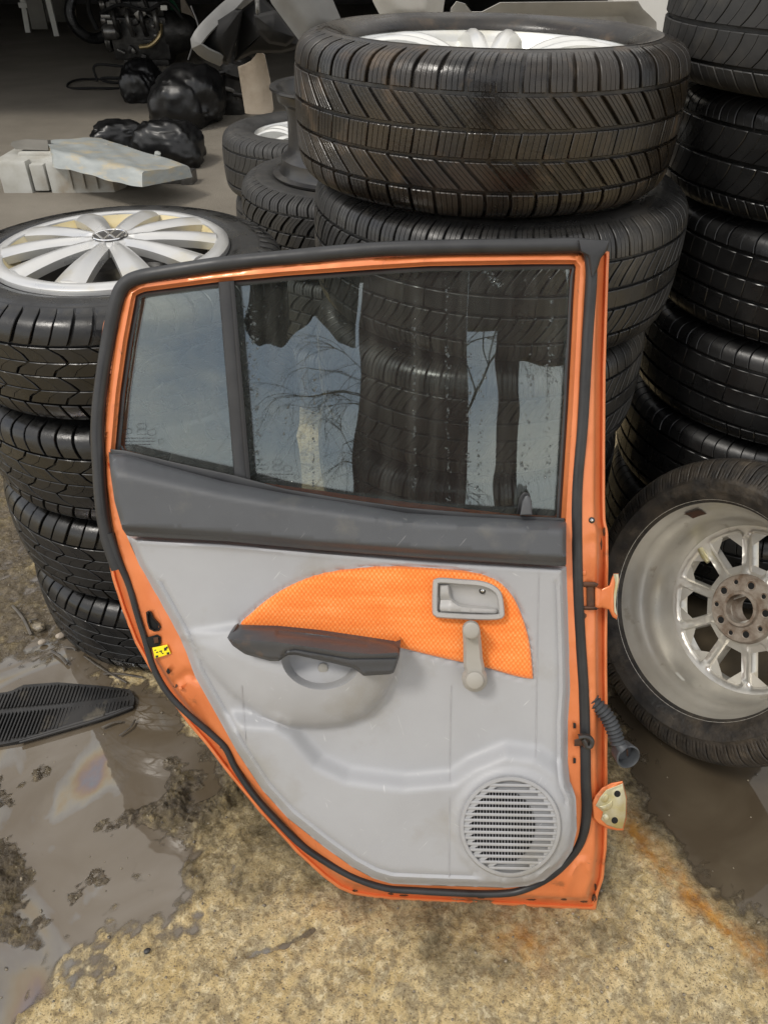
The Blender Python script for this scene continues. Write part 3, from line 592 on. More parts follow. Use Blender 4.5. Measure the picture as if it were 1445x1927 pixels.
# ---- alloy wheels
def alloy_wheel(loc, R, W, Rr, kind, tm, rm, label, tilt=(0, 0), spin=0.0, nsp=5, zface=.0):
    r = empty('car_wheel', loc, (tilt[0], tilt[1], 0)); tag(r, label, 'wheel')
    t = tyre_obj('tyre', kind, R, W, Rr, tm, r, spin=spin); t.location = (0, 0, W/2)
    b = MB(); b.revolve(barrel_prof(Rr-.003, W*.98, 0), 80, close=True); rim = b.build('rim', M[rm], r, loc=(0, 0, W/2))
    zt = W*.39
    dsh = MB(); dsh.revolve([(0, zt-.045), (.05, zt-.045), (.075, zt-.065), (Rr-.05, zt-.085), (Rr-.035, zt-.05), (Rr-.012, zt-.018), (Rr-.006, zt-.010), (Rr-.012, zt-.03), (Rr-.04, zt-.09), (0, zt-.09)], 64); dsh.build('dish', M[rm], rim)
    hb = MB(); hb.revolve([(0, zt-.012), (.028, zt-.012), (.034, zt-.018), (.040, zt-.030), (.066, zt-.034), (.072, zt-.050)], 40); hb.build('hub', M[rm], rim)
    sm = spoke_mesh('spoke', .045, Rr-.006, .030, .034, zt-.030, zt+.030, zt-.014, .03, .004, 12, 0.0, .022); sm.materials.append(M[rm])
    for k in range(nsp):
        for s_ in (-1, 1):
            o = obj('spoke', sm, None, rim); o.rotation_euler = (0, 0, spin+2*pi*k/nsp+s_*.19)
        n_ = MB(); n_.revolve([(0, zt-.010), (.006, zt-.011), (.010, zt-.02), (.011, zt-.036)], 14, Matrix.Translation((.052*cos(spin+2*pi*(k+.5)/nsp), .052*sin(spin+2*pi*(k+.5)/nsp), 0))); n_.build('bolt', M[rm], rim)
    return r
MX, MY = .186, 1.52
alloy_wheel((MX-.008, MY+.005, .955), .336, .232, .247, 'WINTER_A', 'tyre_mud', 'alloy_white', 'muddy brown winter tyre on bright alloy wheel, top of the middle stack', (radians(-.6), radians(.8)), .2)
alloy_wheel((MX+.028, MY+.012, .722), .352, .236, .245, 'TOURING', 'tyre_mid', 'alloy', 'damp tyre on silver alloy wheel under the muddy top wheel', (radians(.5), radians(1.2)), .5)
gm_ = 'lower tyres of the middle stack behind the car door'
loose_tyre((MX+.012, MY, .480), 'TOURING', .340, .236, .215, 'tyre_mid', 'dusty tyre third down in the middle stack, seen through the door window', gm_, spin=.9)
loose_tyre((MX, MY, .240), 'TOURING', .338, .234, .215, 'tyre_wet', 'second tyre from the ground in the middle stack behind the door', gm_, spin=1.9)
loose_tyre((MX, MY+.01, .004), 'TOURING', .338, .232, .215, 'tyre_wet', 'bottom tyre of the middle stack hidden behind the grey door trim', gm_, spin=2.9)
# right stack
RX, RY = .925, 1.62
gr_ = 'worn tyres stacked at the right edge'
loose_tyre((RX-.05, RY+.02, 1.290), 'SUMMER_N', .318, .19, .205, 'tyre_worn', 'topmost tyre of the right stack, only its lower edge in view', gr_, spin=.4)
loose_tyre((RX-.075, RY, 1.094), 'SUMMER_N', .335, .196, .205, 'tyre_dry', 'grey dusty tyre near the top of the right stack, level with the muddy wheel', gr_, spin=.8)
loose_tyre((RX-.035, RY, .892), 'SUMMER_N', .325, .200, .205, 'tyre_worn', 'shiny wet black tyre under the grey dusty one in the right stack', gr_, spin=1.7)
loose_tyre((RX-.005, RY-.01, .676), 'SUMMER_W', .335, .214, .205, 'tyre_worn', 'wet worn tyre with long grooves and water patches, mid right stack', gr_, (radians(.4), radians(.6)), spin=.1)
loose_tyre((RX, RY-.005, .462), 'SUMMER_W', .335, .212, .205, 'tyre_worn', 'worn tyre with smooth grooves just above the leaning wheel', gr_, spin=1.1)
loose_tyre((RX-.005, RY, .234), 'SUMMER_W', .330, .226, .205, 'tyre_worn', 'worn tyre second from the ground behind the leaning wheel', gr_, spin=2.1)
loose_tyre((RX, RY, .004), 'SUMMER_W', .330, .228, .205, 'tyre_worn', 'bottom tyre of the right stack hidden behind the leaning wheel', gr_, spin=3.1)
# back stacks between the left and middle stacks
BX, BY = -.085, 2.28
gb_ = 'tyres stacked in the rear between the front stacks'
loose_tyre((BX, BY, .560), 'ALLSEAS', .318, .212, .205, 'tyre_dry', 'dry all-season tyre with blocky tread under the bare black rim', gb_, spin=.3)
loose_tyre((BX+.02, BY, .345), 'ALLSEAS', .315, .212, .205, 'tyre_dry', 'dusty tyre below the one carrying the bare black rim', gb_, spin=1.3)
loose_tyre((BX+.01, BY+.01, .130), 'ALLSEAS', .315, .212, .205, 'tyre_dry', 'third tyre down in the rear stack under the bare black rim', gb_, spin=1.9)
AX, AY = -.245, 2.90
alloy_wheel((AX, AY, .560), .315, .205, .205, 'SUMMER_N', 'tyre_dry', 'alloy_white', 'dusty tyre on pale alloy wheel at the rear, left of the black rim', spin=.4)
loose_tyre((AX+.02, AY, .352), 'SUMMER_N', .312, .205, .205, 'tyre_dry', 'dusty tyre below the rear pale alloy wheel', gb_, spin=.8)
loose_tyre((AX+.03, AY+.01, .146), 'SUMMER_N', .312, .205, .205, 'tyre_dry', 'lowest visible tyre under the rear pale alloy wheel', gb_, spin=.2)
b = MB(); Rb = .19
b.revolve([(Rb+.020, .0), (Rb+.022, .006), (Rb+.004, .010), (Rb-.002, .020), (Rb-.004, .045), (Rb-.022, .060), (Rb-.026, .080), (Rb-.028, .150), (Rb-.022, .172), (Rb-.004, .184), (Rb-.002, .20), (Rb+.004, .206), (Rb+.014, .210), (Rb+.013, .215), (Rb-.004, .213), (Rb-.010, .19), (Rb-.034, .160), (Rb-.034, .05), (Rb-.01, .02), (Rb, .0)], 80, close=True)
b.revolve([(0, .12), (.06, .12), (.08, .10), (.155, .10), (.160, .095), (0, .095)], 48)
ro = b.build('bare_wheel_rim', M['black_steel'], None, loc=(BX-.01, BY-.01, .770)); tag(ro, 'bare black steel wheel rim standing on the rear tyre', 'wheel rim')

def cdt(poly, holes=(), step=6.0, rings=(), hrings=(), lines=()):
    polys = [np.asarray(poly, float)]+[np.asarray(h_, float) for h_ in holes]
    allp = np.vstack(polys); lo, hi = allp.min(0), allp.max(0)
    G = np.stack(np.meshgrid(np.arange(lo[0], hi[0], step), np.arange(lo[1], hi[1], step), indexing='ij'), -1).reshape(-1, 2); G[:, 0] += (np.round((G[:, 1]-lo[1])/step) % 2)*step*.5
    def sdall(P):
        s = sdpoly(P, polys[0])
        for h_ in polys[1:]: s = np.minimum(s, -sdpoly(P, h_))
        return s
    s = sdall(G); mr_ = max([0]+list(rings)); mh_ = max([0]+list(hrings))
    ok = s > step*.5
    if rings: ok &= sdpoly(G, polys[0]) > mr_+step*.5
    if hrings:
        for h_ in polys[1:]: ok &= -sdpoly(G, h_) > mh_+step*.5
    pts = list(polys)+[G[ok]]
    for r_ in rings:
        R_ = offset(polys[0], r_); ok = (sdall(R_) > r_*.8); pts.append(R_[ok])
    for r_ in hrings:
        for h_ in polys[1:]:
            R_ = offset(h_, -r_); ok = sdall(R_) > r_*.8; pts.append(R_[ok])
    lp = []
    for l_ in lines:
        R_ = resample(l_, step*.7); R_ = R_[sdall(R_) > 1.0]
        if len(R_) > 1: lp.append(R_)
    if lp:
        allL = np.vstack(lp); body = pts.pop(len(polys)); dm = np.min(((body[:, None, :]-allL[None])**2).sum(2), 1) if len(body)*len(allL) < 4e7 else np.full(len(body), 1e9)
        pts.insert(len(polys), body[dm > (step*.55)**2])
    pts += lp
    P = np.vstack(pts); edges = []; b0 = 0
    for p_ in polys:
        n = len(p_); edges += [(b0+i, b0+(i+1) % n) for i in range(n)]; b0 += n
    vo, eo, fo, _, _, _ = delaunay_2d_cdt([Vector((float(a), float(-c))) for a, c in P], edges, [], 0, 1e-5)
    V = np.array([(v.x, -v.y) for v in vo]); T = np.array([f_ for f_ in fo if len(f_) == 3]); C_ = V[T].mean(1)
    m = sdall(C_) > -.01
    return V, T[m]
# ---- leaning alloy wheel, back side toward the viewer
def leaning_wheel():
    R, W, Rr = .290, .195, .205
    axis_ = Vector((.837, .386, -.386)).normalized()          # points away from the viewer
    zc = -axis_; xc = Vector((0, 0, 1)).cross(zc).normalized(); yc = zc.cross(xc)
    Mx = Matrix((xc, yc, zc)).transposed().to_4x4()
    lip = Vector(CP)+Vector(pray(1329, 1146))*1.445
    Mx.translation = lip-zc*(W*.40)
    r = empty('car_wheel'); r.matrix_world = Mx; tag(r, 'muddy wheel leaning on its edge, dirty alloy back facing out, beside the door', 'wheel')
    tyre_obj('tyre', 'TOURING', R, W, Rr, 'tyre_earth', r, spin=.3)
    h = W*.40
    b = MB(); b.revolve([(.213, h-.004), (.215, h+.002), (.212, h+.007), (.206, h+.006), (.202, h-.002), (.200, h-.014), (.196, h-.020), (.194, h-.030), (.187, h-.046), (.180, h-.056), (.177, h-.085), (.171, h-.112), (.166, h-.118), (.164, h-.124), (.166, h-.15), (.200, h-.16), (.214, h-.165), (.216, h-.16), (.205, h-.150), (.186, h-.11), (.190, h-.06), (.200, h-.03), (.206, h-.012)], 96, close=True)
    rim = b.build('rim', M['alloy_back'], r)
    zb = h-.128
    # wheel face with ten openings
    def hole(a0):
        up = [(r_, radians(18)-math.asin(.0105/r_)) for r_ in np.linspace(.0735, .1505, 7)]
        pts = [(r_*cos(t_), r_*sin(t_)) for r_, t_ in up]+[(.1505*cos(t_), .1505*sin(t_)) for t_ in np.linspace(up[-1][1], -up[-1][1], 6)[1:-1]]+[(r_*cos(t_), -r_*sin(t_)) for r_, t_ in up[::-1]]+[(.0735*cos(t_), .0735*sin(t_)) for t_ in np.linspace(-up[0][1], up[0][1], 4)[1:-1]]
        P = np.array(pts)
        for _ in range(3): P = np.stack([P*.75+np.roll(P, -1, 0)*.25, P*.25+np.roll(P, -1, 0)*.75], 1).reshape(-1, 2)
        P = resample(P, .0045, True); c_, s_ = cos(a0), sin(a0); return P @ np.array([[c_, s_], [-s_, c_]])
    holes = [hole(radians(36*k)) for k in range(10)]
    outer = np.array([(.168*cos(t_), .168*sin(t_)) for t_ in np.linspace(0, 2*pi, 120, endpoint=False)]); inner = np.array([(.032*cos(t_), .032*sin(t_)) for t_ in np.linspace(0, 2*pi, 40, endpoint=False)])
    V2, T2 = cdt(outer, holes+[inner], .006, (), (.0012, .003))
    def zf(P):
        dh = np.min(np.stack([np.abs(sdpoly(P, h_)) for h_ in holes]), 0); r_ = np.hypot(P[:, 0], P[:, 1]); an = (np.degrees(np.arctan2(P[:, 1], P[:, 0]))-18) % 36; an = np.minimum(an, 36-an); lat = r_*np.sin(np.radians(an))
        return zb+.004+.004*sstep(r_, .10, .06)+.003*sstep(r_, .148, .168)-.005*(1-sstep(dh, 0, .004))-.0035*(1-sstep(np.maximum(np.abs(r_-.113)/.030, lat/.0055), .72, 1.0))
    Vf = [(p[0], p[1], z_) for p, z_ in zip(V2, zf(V2))]; Ff = [tuple(int(i) for i in t_) for t_ in T2]
    for P in holes+[outer]:
        b0 = len(Vf); n = len(P); Vf += [(p[0], p[1], z_) for p, z_ in zip(P, zf(P))]+[(p[0], p[1], zb-.024) for p in P]; Ff += [(b0+i, b0+(i+1) % n, b0+n+(i+1) % n, b0+n+i) for i in range(n)]
    fm = mesh('spoke_plate', Vf, Ff, True, None); bm = bmesh.new(); bm.from_mesh(fm); bmesh.ops.remove_doubles(bm, verts=bm.verts, dist=1e-6); bmesh.ops.recalc_face_normals(bm, faces=bm.faces)
    if sum(f_.normal.z for f_ in bm.faces) < 0: bmesh.ops.reverse_faces(bm, faces=bm.faces)
    bm.to_mesh(fm); bm.free(); fm.set_sharp_from_angle(angle=radians(50)); obj('spoke_plate', fm, M['alloy_back'], rim)
    hb = MB(); hb.revolve([(.070, zb-.004), (.068, zb+.012), (.064, zb+.017), (.036, zb+.017), (.034, zb+.024), (.0285, zb+.024), (.0275, zb-.03), (.06, zb-.03)], 64, close=True); hub = hb.build('hub', M['rust_hub'], rim)
    for k in range(5):
        a = radians(30+72*k)
        for (rr, rad, dd) in ((.050, .0074, 0), (.053, .0048, .628)):
            q_ = MB(); q_.revolve([(rad+.0022, zb+.0172), (rad+.001, zb+.0186), (rad, zb+.0182), (rad*.9, zb+.0176)], 18); q_.build('bolt_hole', M['rust_hub'], hub, loc=(rr*cos(a+dd), rr*sin(a+dd), 0))
            q_ = MB(); q_.revolve([(0, zb+.01765), (rad*.95, zb+.01765)], 18); q_.build('bolt_hole', M['hole_shade'], hub, loc=(rr*cos(a+dd), rr*sin(a+dd), 0))  # flat near-black disc, the shade of the hole is in its colour
    v = MB(); v.tube([(-.150, .035, zb+.004), (-.128, .030, zb+.010), (-.115, .0275, zb+.012)], [.006, .006, .004], 10); v.build('valve', M['zinc'], rim)
    s_ = MB()
    def patch(a0, a1, prof, mname, nm):
        V = []; na = 5
        for i in range(na):
            a = a0+(a1-a0)*i/(na-1)
            for rr, zz in prof: V.append((rr*cos(a), rr*sin(a), zz))
        npf = len(prof); Fc = [(i*npf+j, (i+1)*npf+j, (i+1)*npf+j+1, i*npf+j+1) for i in range(na-1) for j in range(npf-1)]
        MB().add(V, Fc).build(nm, M[mname], rim)
    th0 = atan2(.13, -.15)
    patch(th0-.05, th0+.12, [(.1935, h-.0195), (.1925, h-.030), (.1862, h-.0455)], 'rust_steel', 'adhesive_pad_mark')
    patch(-1.63, -1.50, [(.1782, h-.062), (.1768, h-.070)], 'white_paint', 'balance_weight')
leaning_wheel()

# ------------------------------------------------------------------ the car door
LEAN = radians(24)
fa = onz(690, 1690, -.002); fb = onz(1121, 1713, -.002)
d_s = (fb-fa); d_s[2] = 0; d_s /= np.linalg.norm(d_s)
hn = np.array([d_s[1], -d_s[0], 0.0]); hn = hn if hn[1] < 0 else -hn          # horizontal, toward the viewer
d_n = hn*cos(LEAN)+np.array([0, 0, 1.])*sin(LEAN); d_t = -hn*sin(LEAN)+np.array([0, 0, 1.])*cos(LEAN)
DO = (fa+fb)/2+d_n*.05                                                       # door origin: plane n = 0, hem stands on the ground at n = -.05
door = empty('car_door')
Dm = Matrix((d_s, d_t, d_n)).transposed().to_4x4(); Dm.translation = Vector(DO); door.matrix_world = Dm
tag(door, 'orange car door with grey trim and fabric insert leaning on the tyre stacks', 'car door')
def D(P, n=0.0):
    """points traced on the door's face -> door coordinates (s, t, n) at height n above its plane"""
    P = np.atleast_2d(np.asarray(P, float)); n = np.broadcast_to(np.asarray(n, float), (len(P),))
    d = FW[None]+RT[None]*((P[:, 0]-CX)/F)[:, None]+UP[None]*((CY-P[:, 1])/F)[:, None]
    k = ((DO-CP)@d_n+n)/(d@d_n); Q = CP[None]+d*k[:, None]-DO[None]
    return np.stack([Q@d_s, Q@d_t, Q@d_n], 1)
def hfield(name, poly, nfun, mt, holes=(), step=6.0, rings=(), hrings=(), back=None, parent=door, angle=50, lines=()):
    V, T = cdt(poly, holes, step, rings, hrings, lines); Q = D(V, nfun(V))
    Vs = list(map(tuple, Q)); Fs = [tuple(int(i) for i in t) for t in T]
    if back is not None:                    # side walls and a closed back
        for k_, p_ in enumerate([np.asarray(poly, float)]+[np.asarray(h_, float) for h_ in holes]):
            Pq = D(p_, nfun(p_)); b0 = len(Vs); n = len(p_); Vs += list(map(tuple, Pq)); Pb = Pq.copy(); Pb[:, 2] = back; Vs += list(map(tuple, Pb))
            Fs += [(b0+i, b0+(i+1) % n, b0+n+(i+1) % n, b0+n+i) for i in range(n)]
    me = mesh(name, Vs, Fs, True, None)
    bm = bmesh.new(); bm.from_mesh(me); bmesh.ops.remove_doubles(bm, verts=bm.verts, dist=1e-6); bmesh.ops.recalc_face_normals(bm, faces=bm.faces)
    up_ = sum((f_.normal.z for f_ in bm.faces), 0.0)
    if up_ < 0: bmesh.ops.reverse_faces(bm, faces=bm.faces)
    bm.to_mesh(me); bm.free()
    if angle: me.set_sharp_from_angle(angle=radians(angle))
    return obj(name, me, mt, parent)
def plate(name, pts, n0, n1, bev, mt, parent=door, step=None, smooth=True, bevpx=None, closed_smooth=0):
    """bevelled slab with traced outline; bev in metres (about 1 px = 0.9 mm)"""
    P = np.asarray(pts, float)
    if closed_smooth: P = catmull(P, closed_smooth, True)
    if step: P = resample(P, step, True)
    bp = bevpx if bevpx is not None else bev*1100
    L_ = [D(P, n0), D(P, n1-bev), D(offset(P, bp*.35), n1-bev*.3), D(offset(P, bp), n1)]; n = len(P); V = []; Fc = []
    for q_ in L_: V += list(map(tuple, q_))
    for l in range(3): Fc += [(l*n+i, l*n+(i+1) % n, (l+1)*n+(i+1) % n, (l+1)*n+i) for i in range(n)]
    Fc.append(tuple(3*n+i for i in range(n))); Fc.append(tuple(range(n))[::-1])
    return MB().add(V, Fc).build(name, mt, parent, smooth, 35)
def ell(cx, cy, rx, ry, n=40, a0=0.0): return [(cx+rx*cos(a0+2*pi*k/n), cy+ry*sin(a0+2*pi*k/n)) for k in range(n)]

OUT = [(1146, 474), (1143, 560), (1139, 700), (1138, 840), (1138, 943), (1139, 982), (1144, 1000), (1144, 1060), (1142, 1165), (1142, 1260), (1143, 1331), (1142, 1420), (1143, 1523), (1141, 1600), (1135, 1654), (1125, 1683), (1122, 1700), (1121, 1713), (1074, 1711), (952, 1705), (833, 1699), (755, 1695), (702, 1691), (668, 1685), (639, 1673), (610, 1652), (561, 1608), (494, 1535), (437, 1466), (387, 1400), (354, 1362), (316, 1311), (281, 1257), (253, 1207), (230, 1147), (212, 1090), (199, 1032), (189, 980), (180, 915), (177, 850), (176, 780), (181, 700), (195, 610), (212, 548), (228, 526), (256, 514), (310, 506), (422, 488), (534, 474), (700, 464), (849, 459), (1000, 457), (1100, 456)]
OUT = resample(OUT, 9, True)
HOLE = [(256, 556), (270, 549), (407, 531), (534, 519), (700, 507), (808, 500.5), (1000, 497), (1084, 497), (1080, 560), (1070, 760), (1058, 950), (1056, 985), (766, 972), (534, 934), (330, 888), (216, 855), (226, 740), (240, 640)]
HOLE = resample(HOLE, 9, True)
SEAL_T = [(1118, 470), (1090, 462), (1000, 463), (849, 465), (700, 470), (534, 485), (422, 496), (310, 513), (258, 523), (233, 538), (220, 566), (208, 620), (196, 690), (187, 760), (184, 820), (187, 880), (190, 930), (196, 980), (206, 1025), (222, 1070)]
TRIM = [(238, 1006), (300, 1010), (422, 1016), (600, 1032), (808, 1049), (1065, 1064), (1068, 1139), (1071, 1238), (1072, 1300), (1068, 1356), (1068, 1432), (1072, 1475), (1083, 1500), (1085, 1560), (1077, 1600), (1056, 1630), (1025, 1656), (995, 1667), (952, 1671), (800, 1666), (736, 1663), (702, 1653), (663, 1632), (610, 1594), (542, 1540), (494, 1487), (447, 1416), (409, 1347), (368, 1274), (340, 1201), (298, 1125), (264, 1066)]
TRIM = resample(TRIM, 7, True)
SPK = (960, 1556)
def shell_n(P):
    d = sdpoly(P, OUT); dh = -sdpoly(P, HOLE); n = -.050+.002*sstep(d, 0, 2.5)
    n = n-.0045*np.exp(-((d-8.5)/1.8)**2)+.034*sstep(d, 10, 24)+.006*sstep(d, 24, 60)
    n = n-.010*(1-sstep(dh, 0, 9))-.0045*np.exp(-((dh-23)/2.2)**2)*(P[:, 1] < 900)
    x, y = P[:, 0], P[:, 1]
    # pressed shapes around the hinges, latch face and lower corner
    n = n-.010*np.exp(-((x-1118)/16)**2-((y-1120)/55)**2)-.008*np.exp(-((x-1120)/18)**2-((y-1520)/55)**2)
    n = n+.004*np.exp(-(sdline(P, [(1060, 1690), (1085, 1625), (1100, 1618), (1108, 1640)])/4.5)**2)
    n = n-.006*np.exp(-(sdline(P, [(330, 1285), (352, 1268), (372, 1276)])/7)**2)-.005*np.exp(-(sdline(P, [(365, 1330), (395, 1385), (430, 1440)])/7)**2)
    n = n-.003*np.exp(-((x-1110)/12)**2-((y-1420)/22)**2)-.003*np.exp(-((x-1112)/10)**2-((y-1390)/9)**2)
    n = n-.004*np.exp(-((x-1118)/14)**2-((y-1020)/16)**2)+.0012*fbm(x/40, y/40, 5, 1.0, 3)
    return n
hfield('door_shell', OUT, shell_n, M['orange'], [HOLE], 6.5, (2.2, 5, 7, 8.5, 10, 13, 17, 21, 25), (2, 5, 8, 14, 20, 21.6, 23, 24.6, 27), back=-.062)
# outer skin closing the back of the door below the window
P_ = [p for p in OUT if p[1] > 980]+[(1056, 985), (766, 972), (534, 934), (330, 888), (205, 880)]
sk = D(offset(np.array(P_), 1.5), -.061); sk[:, 2] = -.0635
MB().add(list(map(tuple, sk)), [tuple(range(len(sk)))]).build('outer_skin', M['orange'], door, False)

def seal(name, pts, w_, h_, nn, mt, parent=door, sub=6):
    P = catmull(pts, sub); Q = D(P, nn); V, Fc = tube_vf(Q, w_, 12, True, h_/w_ if np.isscalar(w_) else h_, (0, 0, 1)); return MB().add(V, Fc).build(name, mt, parent, True, 60)
seal('weatherstrip', SEAL_T, .0098, .0095, -.014, M['seal'])
SEAL_R = [(1108, 474), (1112, 520), (1104, 640), (1095, 800), (1086, 900), (1084, 970), (1086, 1100), (1091, 1205), (1097, 1300), (1100, 1400), (1101, 1470), (1103, 1523), (1096, 1569), (1077, 1606), (1037, 1646), (985, 1673), (944, 1681), (880, 1681), (784, 1676), (726, 1671), (668, 1652), (615, 1623), (566, 1589), (518, 1541), (479, 1497), (445, 1448), (425, 1408), (402, 1385), (347, 1337), (312, 1298), (288, 1253), (274, 1205), (260, 1160), (243, 1101), (222, 1050), (207, 1003)]
seal('door_seal', SEAL_R, np.interp(np.arange((len(SEAL_R)-1)*6+1)/6, [0, 11, 14, 17, 22, 27, 33, 35], [.0080, .0088, .0070, .0058, .0056, .0050, .0048, .0060]), 1.05, -.012, M['seal'])
# corner cap of the weatherstrip
plate('corner_cap', [(1088, 450), (1146, 452), (1143, 470), (1130, 486), (1122, 512), (1112, 520), (1106, 482), (1090, 474)], -.045, .001, .004, M['seal'])
# window channel rubber, glass, divider
CH = np.array(HOLE)
GLq = [(270, 558), (407, 538), (409, 538), (440, 893), (438, 894), (330, 869), (230, 842), (250, 690)]
GLm = [(441, 533), (534, 525), (700, 514), (808, 508), (1000, 504), (1067, 503), (1061, 640), (1050, 900), (1047, 972), (900, 966), (766, 953), (640, 936), (534, 919), (471, 902)]
def ring_part(name, outer, inner, n0, n1, mt):
    """flat ring between two loops with the same sampling"""
    A = resample(outer, 10, True); B = []
    Bi = np.asarray(inner, float); Br = resample(Bi, 4, True)
    for a in A: B.append(Br[np.argmin(((Br-a)**2).sum(1))])
    B = np.array(B); n = len(A); V = list(map(tuple, D(A, n0)))+list(map(tuple, D(A*.35+B*.65, n1)))+list(map(tuple, D(B, n1-.001)))+list(map(tuple, D(B, n0-.008)))
    Fc = []
    for l in range(3): Fc += [(l*n+i, l*n+(i+1) % n, (l+1)*n+(i+1) % n, (l+1)*n+i) for i in range(n)]
    return MB().add(V, Fc).build(name, mt, door, True, 30)
ring_part('window_channel', offset(CH, -2), offset(CH, 10), -.026, -.020, M['seal'])
def pane(name, pts):
    P = resample(pts, 12, True); A = D(P, -.0300); B = A.copy(); B[:, 2] = -.0336; n = len(P)
    V = list(map(tuple, A))+list(map(tuple, B)); Fc = [tuple(range(n)), tuple(n+i for i in range(n))[::-1]]+[(i, n+i, n+(i+1) % n, (i+1) % n) for i in range(n)]
    return MB().add(V, Fc).build(name, M['glass'], door, False)
pq = pane('quarter_glass', offset(resample(GLq, 6, True), -5)); pm = pane('window_glass', offset(resample(GLm, 6, True), -5))
plate('divider_bar', [(411, 531), (441, 528), (472, 906), (441, 899)], -.040, -.012, .002, M['seal'])
plate('divider_lip', [(433, 531), (441, 529), (472, 905), (463, 903)], -.020, -.009, .0012, M['black_plastic'])
plate('belt_seal', [(208, 845), (235, 847), (330, 870), (440, 894), (534, 919), (640, 937), (766, 955), (900, 966), (1062, 975), (1062, 990), (766, 972), (534, 934), (330, 888), (208, 858)], -.034, -.004, .002, M['seal'], step=14)
# marks etched in the glass, read from outside
def etch(cx, cy, n_=-.0294):
    e = MB()
    def poly(pts, wd=.8):
        Q = D(pts, n_); V, Fc = tube_vf(Q, wd*.00032, 4, False); e.add(V, Fc)
    for (dx, dy, rx, ry) in ((0, 0, 8, 5), (26, -10, 9, 5), (45, 2, 8, 6), (62, 48-30, 5, 4)): poly(ell(cx+dx, cy+dy, rx, ry, 16)+[(cx+dx+rx, cy+dy)])
    poly([(cx+18, cy-3), (cx+34, cy-3), (cx+34, cy+6), (cx+18, cy+6), (cx+18, cy-3)])
    for j, yy in enumerate((13, 19, 25)):
        xx = cx-6
        while xx < cx+52-j*6:
            l_ = random.uniform(2, 7); poly([(xx, cy+yy), (xx+l_, cy+yy)], 1.6); xx += l_+random.uniform(1.5, 3)
    return e
etch(241, 812).build('glass_stamp', M['conduit'], pq); etch(496, 880).build('glass_stamp', M['conduit'], pm)
# drops and runs of rain on the glass
dr = MB()
def drop(px, py, r):
    c = D([(px, py)], -.0298)[0]; V = []; Fc = []; k = 7
    for (a, rr) in ((0, 1.0), (.5, .82), (.85, .4)):
        for i in range(k): V.append((c[0]+r*rr*cos(2*pi*i/k), c[1]+r*1.25*rr*sin(2*pi*i/k), c[2]+r*.55*a))
    V.append((c[0], c[1], c[2]+r*.55))
    for l in range(2): Fc += [(l*k+i, l*k+(i+1) % k, (l+1)*k+(i+1) % k, (l+1)*k+i) for i in range(k)]
    Fc += [(2*k+i, 2*k+(i+1) % k, 3*k) for i in range(k)]; dr.add(V, Fc)
for (x0, y0, x1, y1, n_, sp) in ((470, 560, 488, 900, 120, 9), (455, 540, 478, 880, 60, 5), (838, 520, 845, 945, 70, 4), (780, 560, 779, 930, 55, 3), (884, 640, 880, 950, 60, 5), (905, 700, 900, 950, 50, 6), (1000, 640, 985, 950, 70, 12), (1035, 560, 1030, 900, 60, 8), (915, 510, 940, 540, 25, 14), (592, 680, 589, 920, 40, 3), (548, 730, 535, 820, 14, 2), (1030, 700, 1045, 720, 14, 8)):
    for k in range(n_):
        t = random.random()**.8; drop(x0+(x1-x0)*t+random.gauss(0, sp*.5), y0+(y1-y0)*t, random.choice((.0006, .0008, .0011, .0015))*random.uniform(.8, 1.3))
for k in range(260): drop(random.uniform(480, 1050), random.uniform(520, 940), random.uniform(.0003, .0008))
o = dr.build('rain_drops', M['drop'], pm, True, None); o['kind'] = 'stuff'

# upper trim
UT = [(205, 851), (234, 851), (310, 873), (422, 903), (534, 925), (640, 941), (766, 963), (900, 971), (1061, 978), (1065, 984), (1065, 1066), (808, 1051), (600, 1035), (422, 1018), (240, 1009), (231, 996), (216, 943), (208, 887)]
CR = [(231, 988), (422, 1000), (600, 1017), (808, 1032), (1053, 1047), (1075, 1048)]
def ut_n(P):
    x = P[:, 0]; y = P[:, 1]; d = sdpoly(P, UT); yc = np.interp(x, [p[0] for p in CR], [p[1] for p in CR]); top = np.interp(x, [205, 234, 422, 534, 766, 1061], [851, 851, 903, 925, 963, 978])
    t = np.clip((y-top)/(yc-top+1e-6), 0, 1)
    n = .004+.026*sstep(t, 0, .35)+.010*t-.016*sstep(y-yc, 0, 14)
    n = n-.012*(1-sstep(d, 0, 9))*(y < yc-5); n = n-.003*(1-sstep(d, 0, 3))
    return n
hfield('upper_trim', resample(UT, 7, True), ut_n, M['dark_trim'], (), 7, (1.5, 3.5, 6, 9), back=-.02, lines=[[(p[0], p[1]+d_) for p in CR] for d_ in (0, 4, 8, 12)])
# main grey trim with armrest bulge, map-pocket step and speaker swell
BUL = [(346, 1200), (440, 1184), (560, 1185), (700, 1205), (751, 1218), (746, 1262), (722, 1312), (690, 1345), (645, 1364), (600, 1369), (545, 1366), (490, 1345), (440, 1310), (395, 1262)]
LOW = [(440, 1350), (523, 1356), (556, 1378), (600, 1430), (655, 1456), (760, 1470), (850, 1462), (885, 1437), (950, 1410), (1010, 1418), (1055, 1448), (1075, 1475), (1130, 1480), (1130, 1720), (600, 1720), (430, 1450), (420, 1380)]
INS = [(455, 1180), (475, 1150), (517, 1117), (565, 1092), (612, 1077), (673, 1068), (739, 1065), (823, 1069), (894, 1077), (936, 1092), (965, 1120), (983, 1157), (997, 1205), (1004, 1268), (1000, 1279), (965, 1273), (908, 1257), (823, 1238), (753, 1221), (690, 1209), (560, 1190)]
INSr = resample(catmull(INS, 5, True), 6, True)
